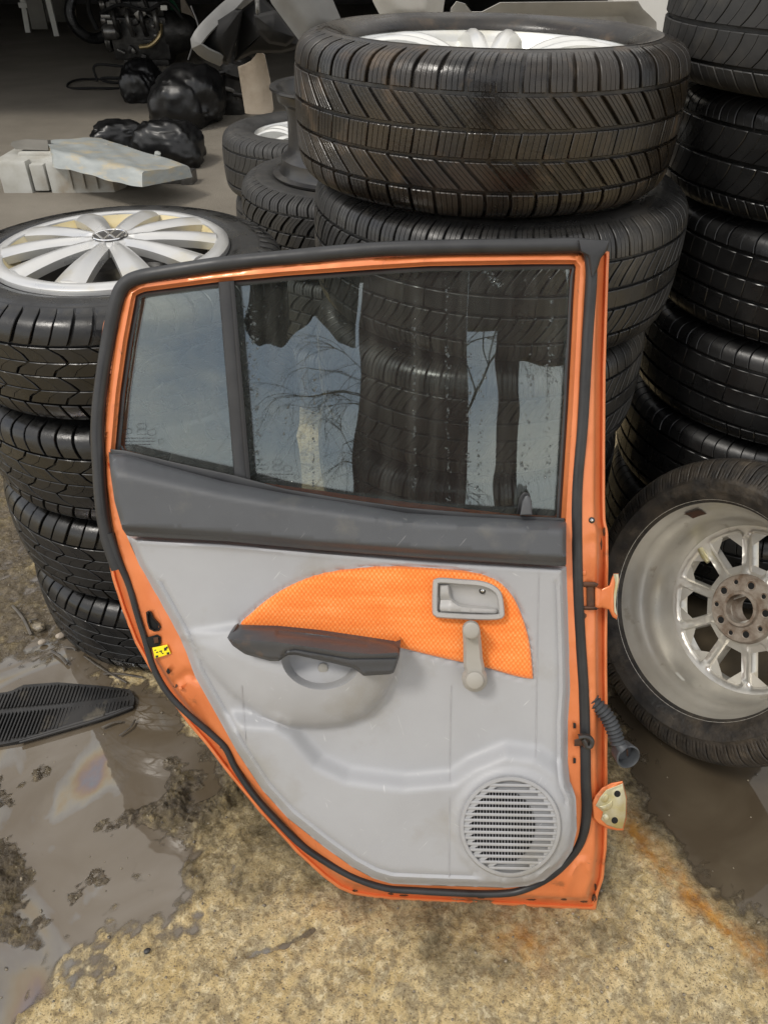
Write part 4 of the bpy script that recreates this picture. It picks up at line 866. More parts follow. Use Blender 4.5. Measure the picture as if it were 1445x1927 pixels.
def trim_n(P):
    x, y = P[:, 0], P[:, 1]; d = sdpoly(P, TRIM)
    n = .012+.0*x-.020*(1-sstep(d, 0, 16))**1.5-.0035*np.exp(-((d-21)/3.5)**2)*(y > 1090)
    sb = sdpoly(P, BUL); lft = sstep(x, 335, 540)
    dome = np.sqrt(np.clip(1-(1-np.clip(sb/95, 0, 1))**2, 0, 1))
    n = n+(.010*sstep(sb, -7, 6)+.040*dome)*(.20+.80*lft)
    e = ((x-606)/77)**2+((y-1236)/62)**2; es = np.sqrt(e)
    low_ = .030+.012*sstep(y, 1240, 1300)
    w_ = (1-sstep(es, .80, 1.0))*sstep(y, 1212, 1232); n = n*(1-w_)+low_*w_
    n = n+.026*sstep(sdpoly(P, LOW), -20, 24)
    rs = np.sqrt((x-SPK[0])**2+(y-SPK[1])**2)
    n = n+.006*(1-sstep(rs, 100, 116))
    n = n+.006*np.exp(-(sdline(P, [(342, 1196), (400, 1188), (452, 1180)])/7)**2)
    n = n-.0035*(1-sstep(np.abs(sdpoly(P, INSr)), 0, 3.5))+.004*sstep(y, 1066, 1010)*0
    n = n+.004*np.exp(-((y-np.interp(x, [238, 600, 1065], [1014, 1040, 1070]))/6)**2)
    return n
spk_hole = resample(ell(*SPK, 93, 92, 60), 6, True)
SCO = [[(606+77*k_*cos(a), 1236+62*k_*sin(a)) for a in np.linspace(-.05, pi+.05, 40)] for k_ in (.80, .87, .93, 1.0)]
BLN = [np.vstack([offset(resample(BUL, 5, True), d_), offset(resample(BUL, 5, True), d_)[:1]]) for d_ in (-6, -2, 2, 7)]
hfield('lower_trim', TRIM, trim_n, M['grey_trim'], [spk_hole], 5.5, (2, 4, 7, 10, 14, 18, 21, 25), (2, 5), back=-.02, lines=SCO+BLN)
def on_trim(name, pts, wd, mt, off=.0006):
    P = resample(pts, 6); T = np.gradient(P, axis=0); T /= np.linalg.norm(T, axis=1)[:, None]; N = np.stack([-T[:, 1], T[:, 0]], 1); n = len(P)
    A, B = P+N*wd/2, P-N*wd/2; V = list(map(tuple, D(A, trim_n(A)+off)))+list(map(tuple, D(B, trim_n(B)+off)))
    return MB().add(V, [(i, i+1, n+i+1, n+i) for i in range(n-1)]).build(name, mt, door, True, None)
M['stain'] = mat('drip_stain', (.29, .29, .30), (.34, .34, .35), rough=.5, nscale=60)
on_trim('drip_stain', [(849, 1290), (847, 1380), (846, 1470)], 2.0, M['stain']); on_trim('drip_stain', [(846, 1500), (845, 1600), (845, 1655)], 2.2, M['stain'])
on_trim('drip_stain', [(1014, 1072), (1011, 1200), (1009, 1330), (1008, 1425)], 2.0, M['stain']); on_trim('drip_stain', [(455, 1290), (462, 1400)], 3.0, M['stain'])
ins_in = offset(INSr, 2.0)
hfield('fabric_insert', ins_in, lambda P: trim_n(P)*0+.0165+.000*P[:, 0]+.002*sstep(sdpoly(P, ins_in), 0, 8)-.003*(1-sstep(sdpoly(P, ins_in), 0, 3)), M['fabric'], (), 14, (1.5, 3, 8), back=.004)
# armrest
ARM = [(428, 1200), (434, 1188), (452, 1181), (518, 1182), (600, 1190), (682, 1202), (742, 1211), (753, 1219), (751, 1238), (741, 1266), (733, 1269), (684, 1272), (677, 1266), (664, 1257), (612, 1245), (555, 1232), (542, 1233), (533, 1238), (526, 1244), (508, 1244), (461, 1231), (438, 1215)]
ARMr = resample(ARM, 4, True)
def arm_n(P):
    x, y = P[:, 0], P[:, 1]; d = sdpoly(P, ARMr); yc = np.interp(x, [428, 520, 640, 700, 753], [1203, 1208, 1226, 1231, 1228]); top = np.interp(x, [428, 452, 518, 600, 682, 753], [1192, 1181, 1182, 1190, 1202, 1214])
    t = np.clip((y-top)/(yc-top), 0, 1)
    n = .040+.046*t**.8-.004*sstep(y-yc, 0, 30)
    n = n-.012*(1-sstep(d, 0, 5))
    n = n-.007*np.exp(-(np.maximum(sdline(P, [(525, 1191), (600, 1199), (690, 1211)])-3, 0)/2.0)**2)
    n = n-.0035*np.exp(-(sdline(P, [(528, 1240), (538, 1226), (556, 1222), (660, 1240), (745, 1239)])/1.7)**2)
    return n
ARL = [[(433, 1203), (520, 1208), (640, 1226), (700, 1231), (750, 1228)]]+[[(525, 1191+d_), (600, 1199+d_), (690, 1211+d_)] for d_ in (-5, -3, 0, 3, 5)]+[[(530+d_, 1239), (540, 1227+d_), (556, 1222+d_), (660, 1240+d_), (745, 1239+d_)] for d_ in (-2, 0, 2)]
hfield('armrest', ARMr, arm_n, M['armrest'], (), 4.0, (1.2, 2.8, 5), back=.01, lines=ARL)
plate('screw_cover', ell(608, 1258, 9.5, 10), .008, .0345, .0012, M['winder'])
# pull-out door handle
BZ = [(813, 1150), (814, 1096), (820, 1089), (832, 1087), (870, 1090), (905, 1093), (930, 1102), (944, 1118), (949, 1150), (948, 1160), (938, 1166), (900, 1167), (828, 1163), (818, 1159)]
BZ = resample(catmull(BZ, 4, True), 4, True); BI = offset(BZ, 11)
def ringslab(name, A, B, n0, n1, mt, parent=door, nb=None):
    n = len(A); nb = n0 if nb is None else nb
    Ls = [D(A, n0), D(A, n1-.003), D(offset(A, 2.2), n1), D(offset(B, -2.2), n1), D(B, n1-.003), D(B, nb)]; V = []; Fc = []
    for q_ in Ls: V += list(map(tuple, q_))
    for l in range(5): Fc += [(l*n+i, l*n+(i+1) % n, (l+1)*n+(i+1) % n, (l+1)*n+i) for i in range(n)]
    return MB().add(V, Fc).build(name, mt, parent, True, 35)
bz = ringslab('handle_bezel', BZ, BI, .012, .036, M['bezel'], nb=.018)
hfield('handle_recess', offset(BZ, 9.5), lambda P: .0255-.005*sstep(sdpoly(P, BI), 0, 14), M['bezel'], (), 7, (2, 6), parent=bz)
hfield('pull_lever', resample([(827, 1101), (845, 1099), (847, 1118), (852, 1130), (864, 1138), (880, 1141), (934, 1144), (938, 1148), (937, 1155), (932, 1157), (829, 1152), (825, 1147)], 4, True), lambda P: .0345-.006*np.exp(-((P[:, 1]-1130)/7)**2)*(P[:, 0] < 850)-.004*sstep(P[:, 0], 850, 940)-.006*(1-sstep(sdpoly(P, resample([(827, 1101), (845, 1099), (847, 1118), (852, 1130), (864, 1138), (880, 1141), (934, 1144), (938, 1148), (937, 1155), (932, 1157), (829, 1152), (825, 1147)], 4, True)), 0, 3.5)), M['bezel'], (), 5, (1.2, 3), back=.018, parent=bz)
sc_ = plate('screw', ell(907.5, 1111.5, 6.5, 6.5, 24), .018, .0245, .001, M['black_steel'], bz)
plate('screw_socket', ell(907.5, 1111.5, 3.3, 3.3, 6), .0240, .0250, .0003, M['chrome'], sc_)
# window winder
def winder():
    A = np.array((887., 1190.)); B = np.array((893., 1279.)); P = []
    for k in range(17): a = pi+pi*k/16; P.append((A[0]+16.5*cos(a), A[1]+18*sin(a)))
    P += [(906, 1215), (908, 1240), (912, 1258)]
    for k in range(17): a = -.75+(pi+1.5)*k/16; P.append((B[0]+24*cos(a), B[1]+23*sin(a)))
    P += [(872, 1255), (872, 1235), (872, 1215)]
    P = resample(P, 4, True)
    wn_ = hfield('window_winder', P, lambda Q: .046+.006*np.exp(-((Q[:, 1]-1190)/20)**2)-.007*(1-sstep(sdpoly(Q, P), 0, 5)), M['winder'], (), 5, (1.2, 2.5, 5), back=.032)
    plate('winder_boss', ell(894, 1281, 22, 21, 36), .012, .040, .002, M['winder'], wn_)
    plate('winder_cap', ell(893, 1281, 17, 16.5, 36), .040, .0505, .002, M['winder'], wn_)
    plate('winder_knob', ell(886.5, 1187, 16.5, 17, 36), .040, .066, .004, M['winder'], wn_)
winder()
# speaker grille
def speaker():
    n1 = .0505
    rim_ = ringslab('speaker_grille', np.array(ell(*SPK, 96, 95.5, 72)), np.array(ell(*SPK, 86, 85.5, 72)), .03, n1, M['grey_trim'], nb=.036)
    plate('speaker_recess', ell(*SPK, 88, 87, 48), .006, .0125, .001, M['hole_shade'], rim_)  # near-black plate paints the shade behind the slats
    # rear plate closed at the border, open in the middle
    ringslab('blind_border', np.array(ell(SPK[0], SPK[1]-1, 89, 88.5, 72)), np.array(ell(SPK[0]-16, SPK[1], 62, 69, 72)), .034, .0425, M['grey_trim'], rim_, nb=.030)
    tilt = .020; rows = 16; pitch = 11.15; y0 = SPK[1]-(rows)*pitch/2
    c = np.array(SPK, float)
    def hw(dy): return math.sqrt(max(0, 88**2-dy*dy))
    for k in range(rows+1):
        dy = (k-rows/2)*pitch; w_ = hw(abs(dy))
        if k in (0, rows):      # crescents closing top and bottom
            sgn = -1 if k == 0 else 1; yy = dy-sgn*2.8; ww = math.sqrt(88**2-yy*yy)
            pts = [(c[0]-ww, c[1]+yy-tilt*ww), (c[0]+ww, c[1]+yy+tilt*ww)]; a = math.acos(ww/88)
            arc = [(c[0]+88*cos(q_), c[1]+sgn*88*sin(q_)) for q_ in np.linspace(a+.02, pi-a-.02, 9)]
            plate('slat', pts+arc, .040, n1-.001, .0008, M['grey_trim'], rim_)
            continue
        plate('slat', [(c[0]-w_, c[1]+dy-3.0-tilt*w_), (c[0]+w_, c[1]+dy-3.0+tilt*w_), (c[0]+w_, c[1]+dy+3.0+tilt*w_), (c[0]-w_, c[1]+dy+3.0-tilt*w_)], .038, n1-.001, .0010, M['grey_trim'], rim_)
    rb = MB()
    for k in range(-14, 15):
        xx = k*5.75-16; h_ = math.sqrt(max(0, 70**2-(xx+16)**2*1.27)) if abs(xx+16) < 62 else 0
        if h_ > 8:
            A = D([(c[0]+xx-.9, c[1]-h_), (c[0]+xx+.9, c[1]-h_), (c[0]+xx+.9, c[1]+h_), (c[0]+xx-.9, c[1]+h_)], .0425); B = A.copy(); B[:, 2] = .036
            rb.add(list(map(tuple, A))+list(map(tuple, B)), [(0, 1, 2, 3), (0, 4, 5, 1), (1, 5, 6, 2), (2, 6, 7, 3), (3, 7, 4, 0)])
    for k in range(rows):       # end stops of the blind slots
        dy = (k-rows/2+.5)*pitch; w_ = hw(abs(dy)+5)-6
        for sx in ((-1, 1) if w_ > 30 else ()):
            A = D([(c[0]+sx*w_-2.4*(sx < 0), c[1]+dy-3+tilt*sx*w_), (c[0]+sx*w_+2.4+2.4*(sx > 0)+9, c[1]+dy-3+tilt*sx*w_), (c[0]+sx*w_+2.4+9*(sx > 0), c[1]+dy+3+tilt*sx*w_), (c[0]+sx*w_-9*(sx < 0), c[1]+dy+3+tilt*sx*w_)], n1-.0022)
            rb.add(list(map(tuple, A)), [(0, 1, 2, 3)])
    o = rb.build('grille_ribs', M['grey_trim'], rim_, False); o['kind'] = 'stuff'
speaker()
plate('drain_hole', ell(995, 1651, 3.5, 3, 12), .0, .0355, .0005, M['hole_shade'])
# lock pin with its guide
plate('lock_pin_guide', [(972, 968), (975, 942), (979, 932), (986, 926), (996, 928), (998, 940), (994, 968)], -.027, -.010, .0015, M['black_plastic'])
plate('lock_pin', [(978, 970), (982, 944), (987, 934), (992, 932), (997, 936), (1000, 944), (1001, 970)], -.006, .012, .0035, M['dark_trim'])
# latch opening, striker slot, sticker, holes on the orange edge
lt = ringslab('latch_cover', np.array(resample([(275, 1152), (280, 1149), (285, 1150), (290, 1162), (300, 1172), (304, 1180), (301, 1187), (291, 1189), (281, 1184), (277, 1170)], 2, True)), offset(resample([(275, 1152), (280, 1149), (285, 1150), (290, 1162), (300, 1172), (304, 1180), (301, 1187), (291, 1189), (281, 1184), (277, 1170)], 2, True), 4), -.015, -.004, M['black_plastic'])
plate('latch_opening', [(279, 1154), (284, 1153), (288, 1164), (298, 1175), (299, 1183), (290, 1185), (283, 1181), (280, 1168)], -.02, -.0085, .0005, M['hole_shade'], lt)
ls = plate('latch_slot', [(275, 1200), (296, 1194), (303, 1198), (303, 1212), (296, 1217), (282, 1218)], -.02, -.0078, .0005, M['hole_shade'])
plate('latch_claw', [(289, 1200), (298, 1199), (299, 1209), (291, 1211)], -.012, -.004, .001, M['rust_steel'], ls)
st = plate('sticker', [(287, 1219), (315, 1213), (322, 1230), (292, 1239)], -.010, -.0060, .0002, M['yellow'])
for (ax_, ay_, w_, h_) in ((309, 1219, 5, 6), (313, 1217, 3, 4), (314, 1228, 5, 4), (294, 1227, 4, 2), (300, 1225, 3, 2), (293, 1234, 5, 4), (303, 1224, 2, 5), (305, 1229, 3, 2), (291, 1223, 3, 2)):
    plate('printed_mark', [(ax_, ay_), (ax_+w_, ay_-w_*.22), (ax_+w_+.4, ay_+h_-w_*.22), (ax_+.4, ay_+h_)], -.0061, -.0057, .0001, M['ink'], st)
plate('drain_hole', [(313, 1264), (316, 1257), (320, 1262), (321, 1266), (317, 1269)], -.02, -.0062, .0004, M['hole_shade'])
plate('plug', ell(340, 1296, 3.5, 3.5, 12), -.012, -.0050, .0008, M['orange'])
for cy in (1365, 1431): plate('clip', [(1078, cy-5), (1083, cy-4), (1083, cy+5), (1078, cy+6)], -.02, -.004, .001, M['black_plastic'])
b_ = plate('screw', ell(1113, 979, 6, 6, 20), -.03, -.012, .001, M['black_steel']); plate('screw_socket', ell(1113, 979, 3, 3, 6), -.014, -.0112, .0003, M['chrome'], b_)
b_ = plate('bolt', [(1093, 1075), (1101, 1073), (1103, 1078), (1101, 1083), (1093, 1083)], -.03, -.010, .001, M['orange'])
# check strap bracket
ck = plate('strap_bracket', [(1080, 1392), (1092, 1388), (1104, 1391), (1104, 1400), (1092, 1404), (1080, 1404)], -.012, .004, .0015, M['rust_steel'])
kb = MB(); Q = D(catmull([(1088, 1387), (1098, 1385), (1108, 1388), (1113, 1396), (1110, 1404), (1103, 1404), (1100, 1396), (1096, 1390)], 4), .007); V, Fc = tube_vf(Q, .0042, 8, True, 1.2, (0, 0, 1)); kb.add(V, Fc).build('strap_hook', M['black_steel'], ck)
# upper hinge
hg = plate('hinge', [(1118, 1104), (1132, 1108), (1146, 1101), (1150, 1088), (1154, 1079), (1163, 1079), (1165, 1092), (1160, 1115), (1158, 1140), (1162, 1158), (1160, 1166), (1152, 1161), (1145, 1147), (1132, 1144), (1118, 1146)], -.040, -.016, .004, M['orange'])
plate('hinge_plate', [(1153, 1080), (1163, 1080), (1164, 1092), (1160, 1115), (1158, 1140), (1161, 1158), (1155, 1152), (1154, 1120), (1157, 1096)], -.017, -.0135, .001, M['zinc'], hg)
for (ya, yb) in ((1094, 1105), (1140, 1148)): plate('hinge_knuckle', [(1094, ya), (1118, ya+1), (1126, ya+5), (1122, yb), (1096, yb)], -.05, -.010, .003, M['rust_steel'], hg)
Q = D([(1108, 1098), (1109, 1145)], -.020); V, Fc = tube_vf(Q, .0075, 14); MB().add(V, Fc).build('hinge_pin', M['rust_steel'], hg)
# lower hinge
hl = plate('hinge', [(1112, 1512), (1120, 1496), (1132, 1482), (1150, 1473), (1171, 1469), (1174, 1482), (1179, 1502), (1178, 1540), (1172, 1563), (1160, 1563), (1142, 1559), (1126, 1550), (1116, 1540)], -.040, -.014, .003, M['orange'])
plate('hinge_plate', [(1120, 1516), (1128, 1500), (1140, 1486), (1171, 1474), (1174, 1486), (1178, 1504), (1177, 1538), (1171, 1559), (1160, 1559), (1142, 1553), (1130, 1542), (1134, 1528)], -.016, -.0105, .0018, M['zinc'], hl)
for (cx_, cy_, rr) in ((1161, 1494, 6.2), (1156, 1544, 6.2)):
    hh_ = plate('bolt_hole', ell(cx_, cy_, rr, rr, 20), -.014, -.0101, .0002, M['hole_shade'], hl)
for pp in ([(1134, 1498), (1142, 1495), (1145, 1503), (1138, 1510), (1131, 1508)], [(1132, 1536), (1140, 1532), (1146, 1540), (1140, 1548)], [(1128, 1518), (1140, 1514), (1152, 1506), (1150, 1520), (1138, 1526)]):
    plate('hinge_boss', catmull(pp, 3, True), -.013, -.0085, .0015, M['zinc'], hl)
for (cx_, cy_, rx_, ry_) in ((1117, 1690, 4, 7), (1098, 1697, 7, 2.2), (1060, 1693, 6, 2), (1000, 1693, 9, 1.6), (905, 1690, 7, 1.6), (760, 1685, 8, 1.8), (735, 1682, 5, 2.4), (668, 1676, 5, 2), (1120, 1668, 2.2, 8), (330, 1290, 4, 5), (418, 1405, 4, 5), (1136, 1000, 2.5, 8), (1131, 1024, 1.6, 12), (1100, 1160, 4, 6)):
    q0 = np.array(ell(cx_, cy_, rx_, ry_, 14)); q0 += np.random.default_rng(int(cx_*cy_) % 9999).normal(0, .18, q0.shape)*np.array([rx_, ry_]); nn = float(shell_n(np.array([[cx_, cy_]]))[0]); hq = D(q0, shell_n(q0)+.0008); MB().add(list(map(tuple, hq)), [tuple(range(len(hq)))]).build('rust_spot', M['rust_steel'], door, False)
# wiring conduit with rubber cap
cp_ = catmull([(1108, 1310), (1118, 1322), (1132, 1336), (1146, 1356), (1156, 1380), (1162, 1398)], 12); cn = np.linspace(-.026, -.008, len(cp_)); Q = D(cp_, cn)
Q = resample(Q, .0016); rr = .0105+.0018*np.sin(np.arange(len(Q))*2*pi/4.0); V, Fc = tube_vf(Q, rr, 14)
cd = MB().add(V, Fc).build('wiring_conduit', M['conduit'], door, True, 60)
Q = D([(1160, 1392), (1167, 1404), (1174, 1412)], [-.010, -.006, -.002]); V, Fc = tube_vf(Q, [.008, .009, .012], 14); MB().add(V, Fc).build('conduit_neck', M['conduit'], cd)
cc = D([(1181, 1424)], .0)[0]; cm = MB(); cm.revolve([(.0165, -.022), (.019, -.004), (.0195, .001), (.0175, .0025), (.0155, -.001), (.0145, -.016), (0, -.018)], 32, Matrix.Translation(Vector(cc)) @ Matrix.Rotation(.25, 4, 'Y')); cap_ = cm.build('conduit_cap', M['conduit'], cd)
Q = D([(1180, 1422), (1179, 1410)], [-.012, -.001]); V, Fc = tube_vf(Q, .0012, 6); MB().add(V, Fc).build('wire', M['rust_steel'], cap_)

# ------------------------------------------------------------------ things lying on the wet ground
def rubber_mat():
    out = gpoly([(-40, 1310), (20, 1303), (45, 1290), (110, 1285), (190, 1292), (245, 1300), (256, 1316), (252, 1332), (200, 1352), (120, 1375), (40, 1396), (-40, 1410)])
    P = resample(out, .012, True); r = empty('rubber_mat', (float(P[:, 0].mean()), float(P[:, 1].mean()), -.004)); c = np.array(r.location)
    tag(r, 'torn black ribbed rubber mat lying in the oily puddle', 'rubber mat')
    z = lambda p: 0*p[0]+.004+.010*fbm(np.array([p[0]]), np.array([p[1]]), 77, 6, 2)[0]+.006
    n = len(P); V = [(p[0]-c[0], p[1]-c[1], z(p)) for p in P]+[(p[0]-c[0], p[1]-c[1], -.006) for p in P]
    MB().add(V, [tuple(range(n)), ]+[(i, (i+1) % n, n+(i+1) % n, n+i) for i in range(n)]).build('base', M['mat_rubber'], r, False)
    a = np.array(gpoly([(20, 1340)])[0]); b = np.array(gpoly([(250, 1318)])[0]); ux = (b-a)/np.linalg.norm(b-a); uy = np.array(gpoly([(120, 1290)])[0])-np.array(gpoly([(95, 1360)])[0]); uy /= np.linalg.norm(uy)
    cut = gpoly([(15, 1318), (60, 1300), (95, 1302), (92, 1322), (50, 1330)])
    for k in range(-5, 46):
        for half in (0, 1):
            pts = []
            for t in np.linspace(-.14, .12, 60):
                p = a+ux*(k*.0075)+uy*(t+.02)+ux*.012*half*0
                if (half == 0) != (t < -.02): continue
                if sdpoly([p], P)[0] > .006 and sdpoly([p], cut)[0] < 0: pts.append((p[0]-c[0], p[1]-c[1], z(p)+.0012))
            if len(pts) > 3: V, Fc = tube_vf(pts[:-1] if half == 0 else pts[1:], .0024, 6); MB().add(V, Fc).build('rib', M['mat_rubber'], r)
    e = gpoly([(40, 1397), (120, 1374), (200, 1350), (252, 1330)])
    V, Fc = tube_vf(catmull([(p[0]-c[0], p[1]-c[1]-.003, .008) for p in e], 5), .0035, 8); MB().add(V, Fc).build('edge_strip', M['black_steel'], r)
rubber_mat()
def stone(px, py, rad, lab, seed, mt='stone'):
    bm = bmesh.new(); bmesh.ops.create_icosphere(bm, subdivisions=2, radius=1); rg = np.random.default_rng(seed); o3 = rg.random(3)*9
    for v in bm.verts:
        k = 1+.35*(Noise2(seed)(np.array([v.co.x*1.4+o3[0]]), np.array([v.co.y*1.4+v.co.z+o3[1]]))[0])
        v.co = Vector((v.co.x*rad*k, v.co.y*rad*k*.8, v.co.z*rad*k*.6))
    me = bpy.data.meshes.new('stone'); bm.to_mesh(me); bm.free()
    p = onz(px, py); o = obj('stone', me, M[mt], None, (p[0], p[1], rad*.25), (0, 0, rg.random()*6)); tag(o, lab, 'stone', 'stones in the mud')
stone(75, 1182, .017, 'dark wet stone beside the left tyre stack', 1)
stone(80, 1210, .010, 'small reddish pebble in the mud below the dark stone', 2, 'cardboard')
stone(115, 1197, .011, 'beige pebble in the mud against the left stack', 3, 'cardboard')
stone(277, 1790, .006, 'small dark stone on the pale concrete in front of the puddle', 4, 'rubber_dark' if 'rubber_dark' in M else 'black_steel')
sticks = [(160, 1235, 240, 1285, 'long thin splinter in the puddle below the left stack'), (222, 1242, 236, 1262, 'short twig at the foot of the bottom left tyre'), (98, 1225, 128, 1250, 'curved strip of debris in the mud left of the puddle'), (122, 1218, 145, 1224, 'small pale splinter near the pebbles'), (225, 1385, 255, 1355, 'thin wire lying off the tip of the rubber mat'), (192, 1370, 230, 1358, 'flat pale chip between mat and wire'), (25, 1140, 60, 1195, 'dark bent twig beside the wet stone'), (60, 1172, 70, 1165, 'tiny dark twig next to the wet stone'), (196, 1268, 270, 1275, 'flattened reed bundle at the edge of the puddle')]
for i, (x0, y0, x1, y1, lab) in enumerate(sticks):
    a, b = onz(x0, y0), onz(x1, y1); mid = (a+b)/2+np.array([random.uniform(-.01, .01), random.uniform(-.006, .006), .003]); P = catmull([a+[0, 0, .001], mid, b+[0, 0, .001]], 6); c = mid.copy(); c[2] = 0
    V, Fc = tube_vf(P-c, .0022+.0018*random.random(), 6, True, .6); o = MB().add(V, Fc).build('debris_stick', M['stick'], None, loc=tuple(c)); tag(o, lab, 'debris', 'debris in the mud')
# grit and crumbs scattered over the slab and mud
gv = MB(); bm = bmesh.new(); bmesh.ops.create_icosphere(bm, subdivisions=1, radius=1); iv = [v.co.copy() for v in bm.verts]; ifc = [[v.index for v in f.verts] for f in bm.faces]; bm.free()
def gz(px_, py_):
    i = np.searchsorted(gx, px_); j = np.searchsorted(gy, py_); i = min(max(i, 0), nx_-1); j = min(max(j, 0), ny_-1); return z[i*ny_+j]
for k in range(900):
    u = random.random(); px = random.uniform(-30, 1470) if u > .35 else random.uniform(-30, 420); py = random.uniform(1180, 1940) if u > .35 else random.uniform(900, 1700)
    p = onz(px, py)
    if gz(p[0], p[1]) < -.0070 and random.random() < .85: continue
    s_ = random.choice((.0012, .0016, .002, .003))*random.uniform(.6, 1.2); rz = random.random()*6; e1, e2 = random.uniform(.6, 1.5), random.uniform(.5, .9)
    gv.add([(p[0]+s_*(v.x*cos(rz)*e1-v.y*sin(rz)), p[1]+s_*(v.x*sin(rz)*e1+v.y*cos(rz)), max(gz(p[0], p[1]), -.0065)+s_*.3+s_*v.z*e2) for v in iv], ifc)
o = gv.build('grit', M['stone'], None, True, None); tag(o, 'loose grit scattered on the wet concrete', 'grit', kind='stuff')

# ------------------------------------------------------------------ junk between the stacks and the shed
def prism(mb, outline, z0, z1, bev=.01, top_inset=0.0):
    P = np.asarray(outline, float); n = len(P); Ls = [(P, z0), (P, z1-bev), (offset(P, bev*.3), z1-bev*.3), (offset(P, bev+top_inset), z1)]; V = []; Fc = []
    for q_, zz in Ls: V += [(p[0], p[1], zz) for p in q_]
    for l in range(3): Fc += [(l*n+i, l*n+(i+1) % n, (l+1)*n+(i+1) % n, (l+1)*n+i) for i in range(n)]
    Fc.append(tuple(3*n+i for i in range(n))); Fc.append(tuple(range(n))[::-1]); return mb.add(V, Fc)
def slab(name, pts, Ys, thick, mt, label, cat, bulge=0.0, smooth_n=0, extra_down=None, group=None, normal=(0, 1, 0)):
    """stiff sheet with a traced outline standing at its own distance, thick in depth, curved by bulge"""
    P = np.asarray(pts, float)
    Ys = np.broadcast_to(np.asarray(Ys, float), (len(P),)); W3 = np.array([atY(px, py, Y) for (px, py), Y in zip(P, Ys)])
    if extra_down is not None: W3 = np.vstack([W3, np.asarray(extra_down, float)])
    c = W3.mean(0); c[2] = max(0, W3[:, 2].min()); xz = W3[:, [0, 2]]; xz = resample(np.hstack([xz, W3[:, [1]]]), .03, True)
    poly = xz[:, :2]; lo, hi = poly.min(0), poly.max(0); st = max((hi-lo).max()/26, .01)
    G = np.stack(np.meshgrid(np.arange(lo[0], hi[0], st), np.arange(lo[1], hi[1], st), indexing='ij'), -1).reshape(-1, 2); G = G[sdpoly(G, poly) > st*.5]
    A = np.c_[W3[:, 0], W3[:, 2], np.ones(len(W3))]; cf = np.linalg.lstsq(A, W3[:, 1], rcond=None)[0]
    Pt = np.vstack([poly, G]); vo, eo, fo, *_ = delaunay_2d_cdt([Vector((float(a), float(b))) for a, b in Pt], [(i, (i+1) % len(poly)) for i in range(len(poly))], [], 0, 1e-6)
    V2 = np.array([(v.x, v.y) for v in vo]); T = [t for t in fo if sdpoly([V2[list(t)].mean(0)], poly)[0] > 0]
    s = np.clip(sdpoly(V2, poly), 0, None); Y = V2[:, 0]*cf[0]+V2[:, 1]*cf[1]+cf[2]-bulge*sstep(s, 0, max(s.max(), .02)*.8)+.006*fbm(V2[:, 0], V2[:, 1], 9, 3, 2)
    n = len(V2); V = [(a-c[0], yy-c[1], b-c[2]) for (a, b), yy in zip(V2, Y)]+[(a-c[0], yy+thick-c[1], b-c[2]) for (a, b), yy in zip(V2, Y)]
    Fc = [tuple(t) for t in T]+[tuple(n+i for i in t[::-1]) for t in T]; m = len(poly); Fc += [(i, (i+1) % m, n+(i+1) % m, n+i) for i in range(m)]
    o = MB().add(V, Fc).build(name, mt, None, True, 28, loc=tuple(c))
    if label: tag(o, label, cat, group)
    return o
slab('grey_panel', [(488, -60), (505, -2), (530, 32), (566, 80), (580, 92), (606, 80), (648, 52), (625, -2), (600, -60)], 2.62, .012, M['bumper'], 'grey scuffed body panel standing behind the muddy top wheel', 'car panel', .02, extra_down=None)
slab('fender', [(688, -60), (700, 0), (726, 50), (760, 60), (828, 60), (845, -60)], 2.9, .02, M['bumper_light'], 'pale grey curved fender behind the middle stack', 'car panel', .05)
slab('parcel_shelf', [(842, 62), (846, 40), (850, 3), (874, 2), (879, 20), (890, 23), (918, 22), (928, 8), (936, 5), (1206, 2), (1211, 24), (1234, 34), (1236, 62), (1228, 100), (1040, 105)], [2.6]*15, .010, M['bumper_light'], 'long pale plastic shelf panel with notched edge behind the top wheel', 'car panel', -.05)
slab('beige_board', [(448, 126), (466, 119), (476, 112), (487, 94), (497, 100), (508, 150), (516, 215), (462, 215)], 3.75, .012, M['cardboard'], 'beige board standing behind the rear tyres and black rim', 'board', 0, extra_down=None)
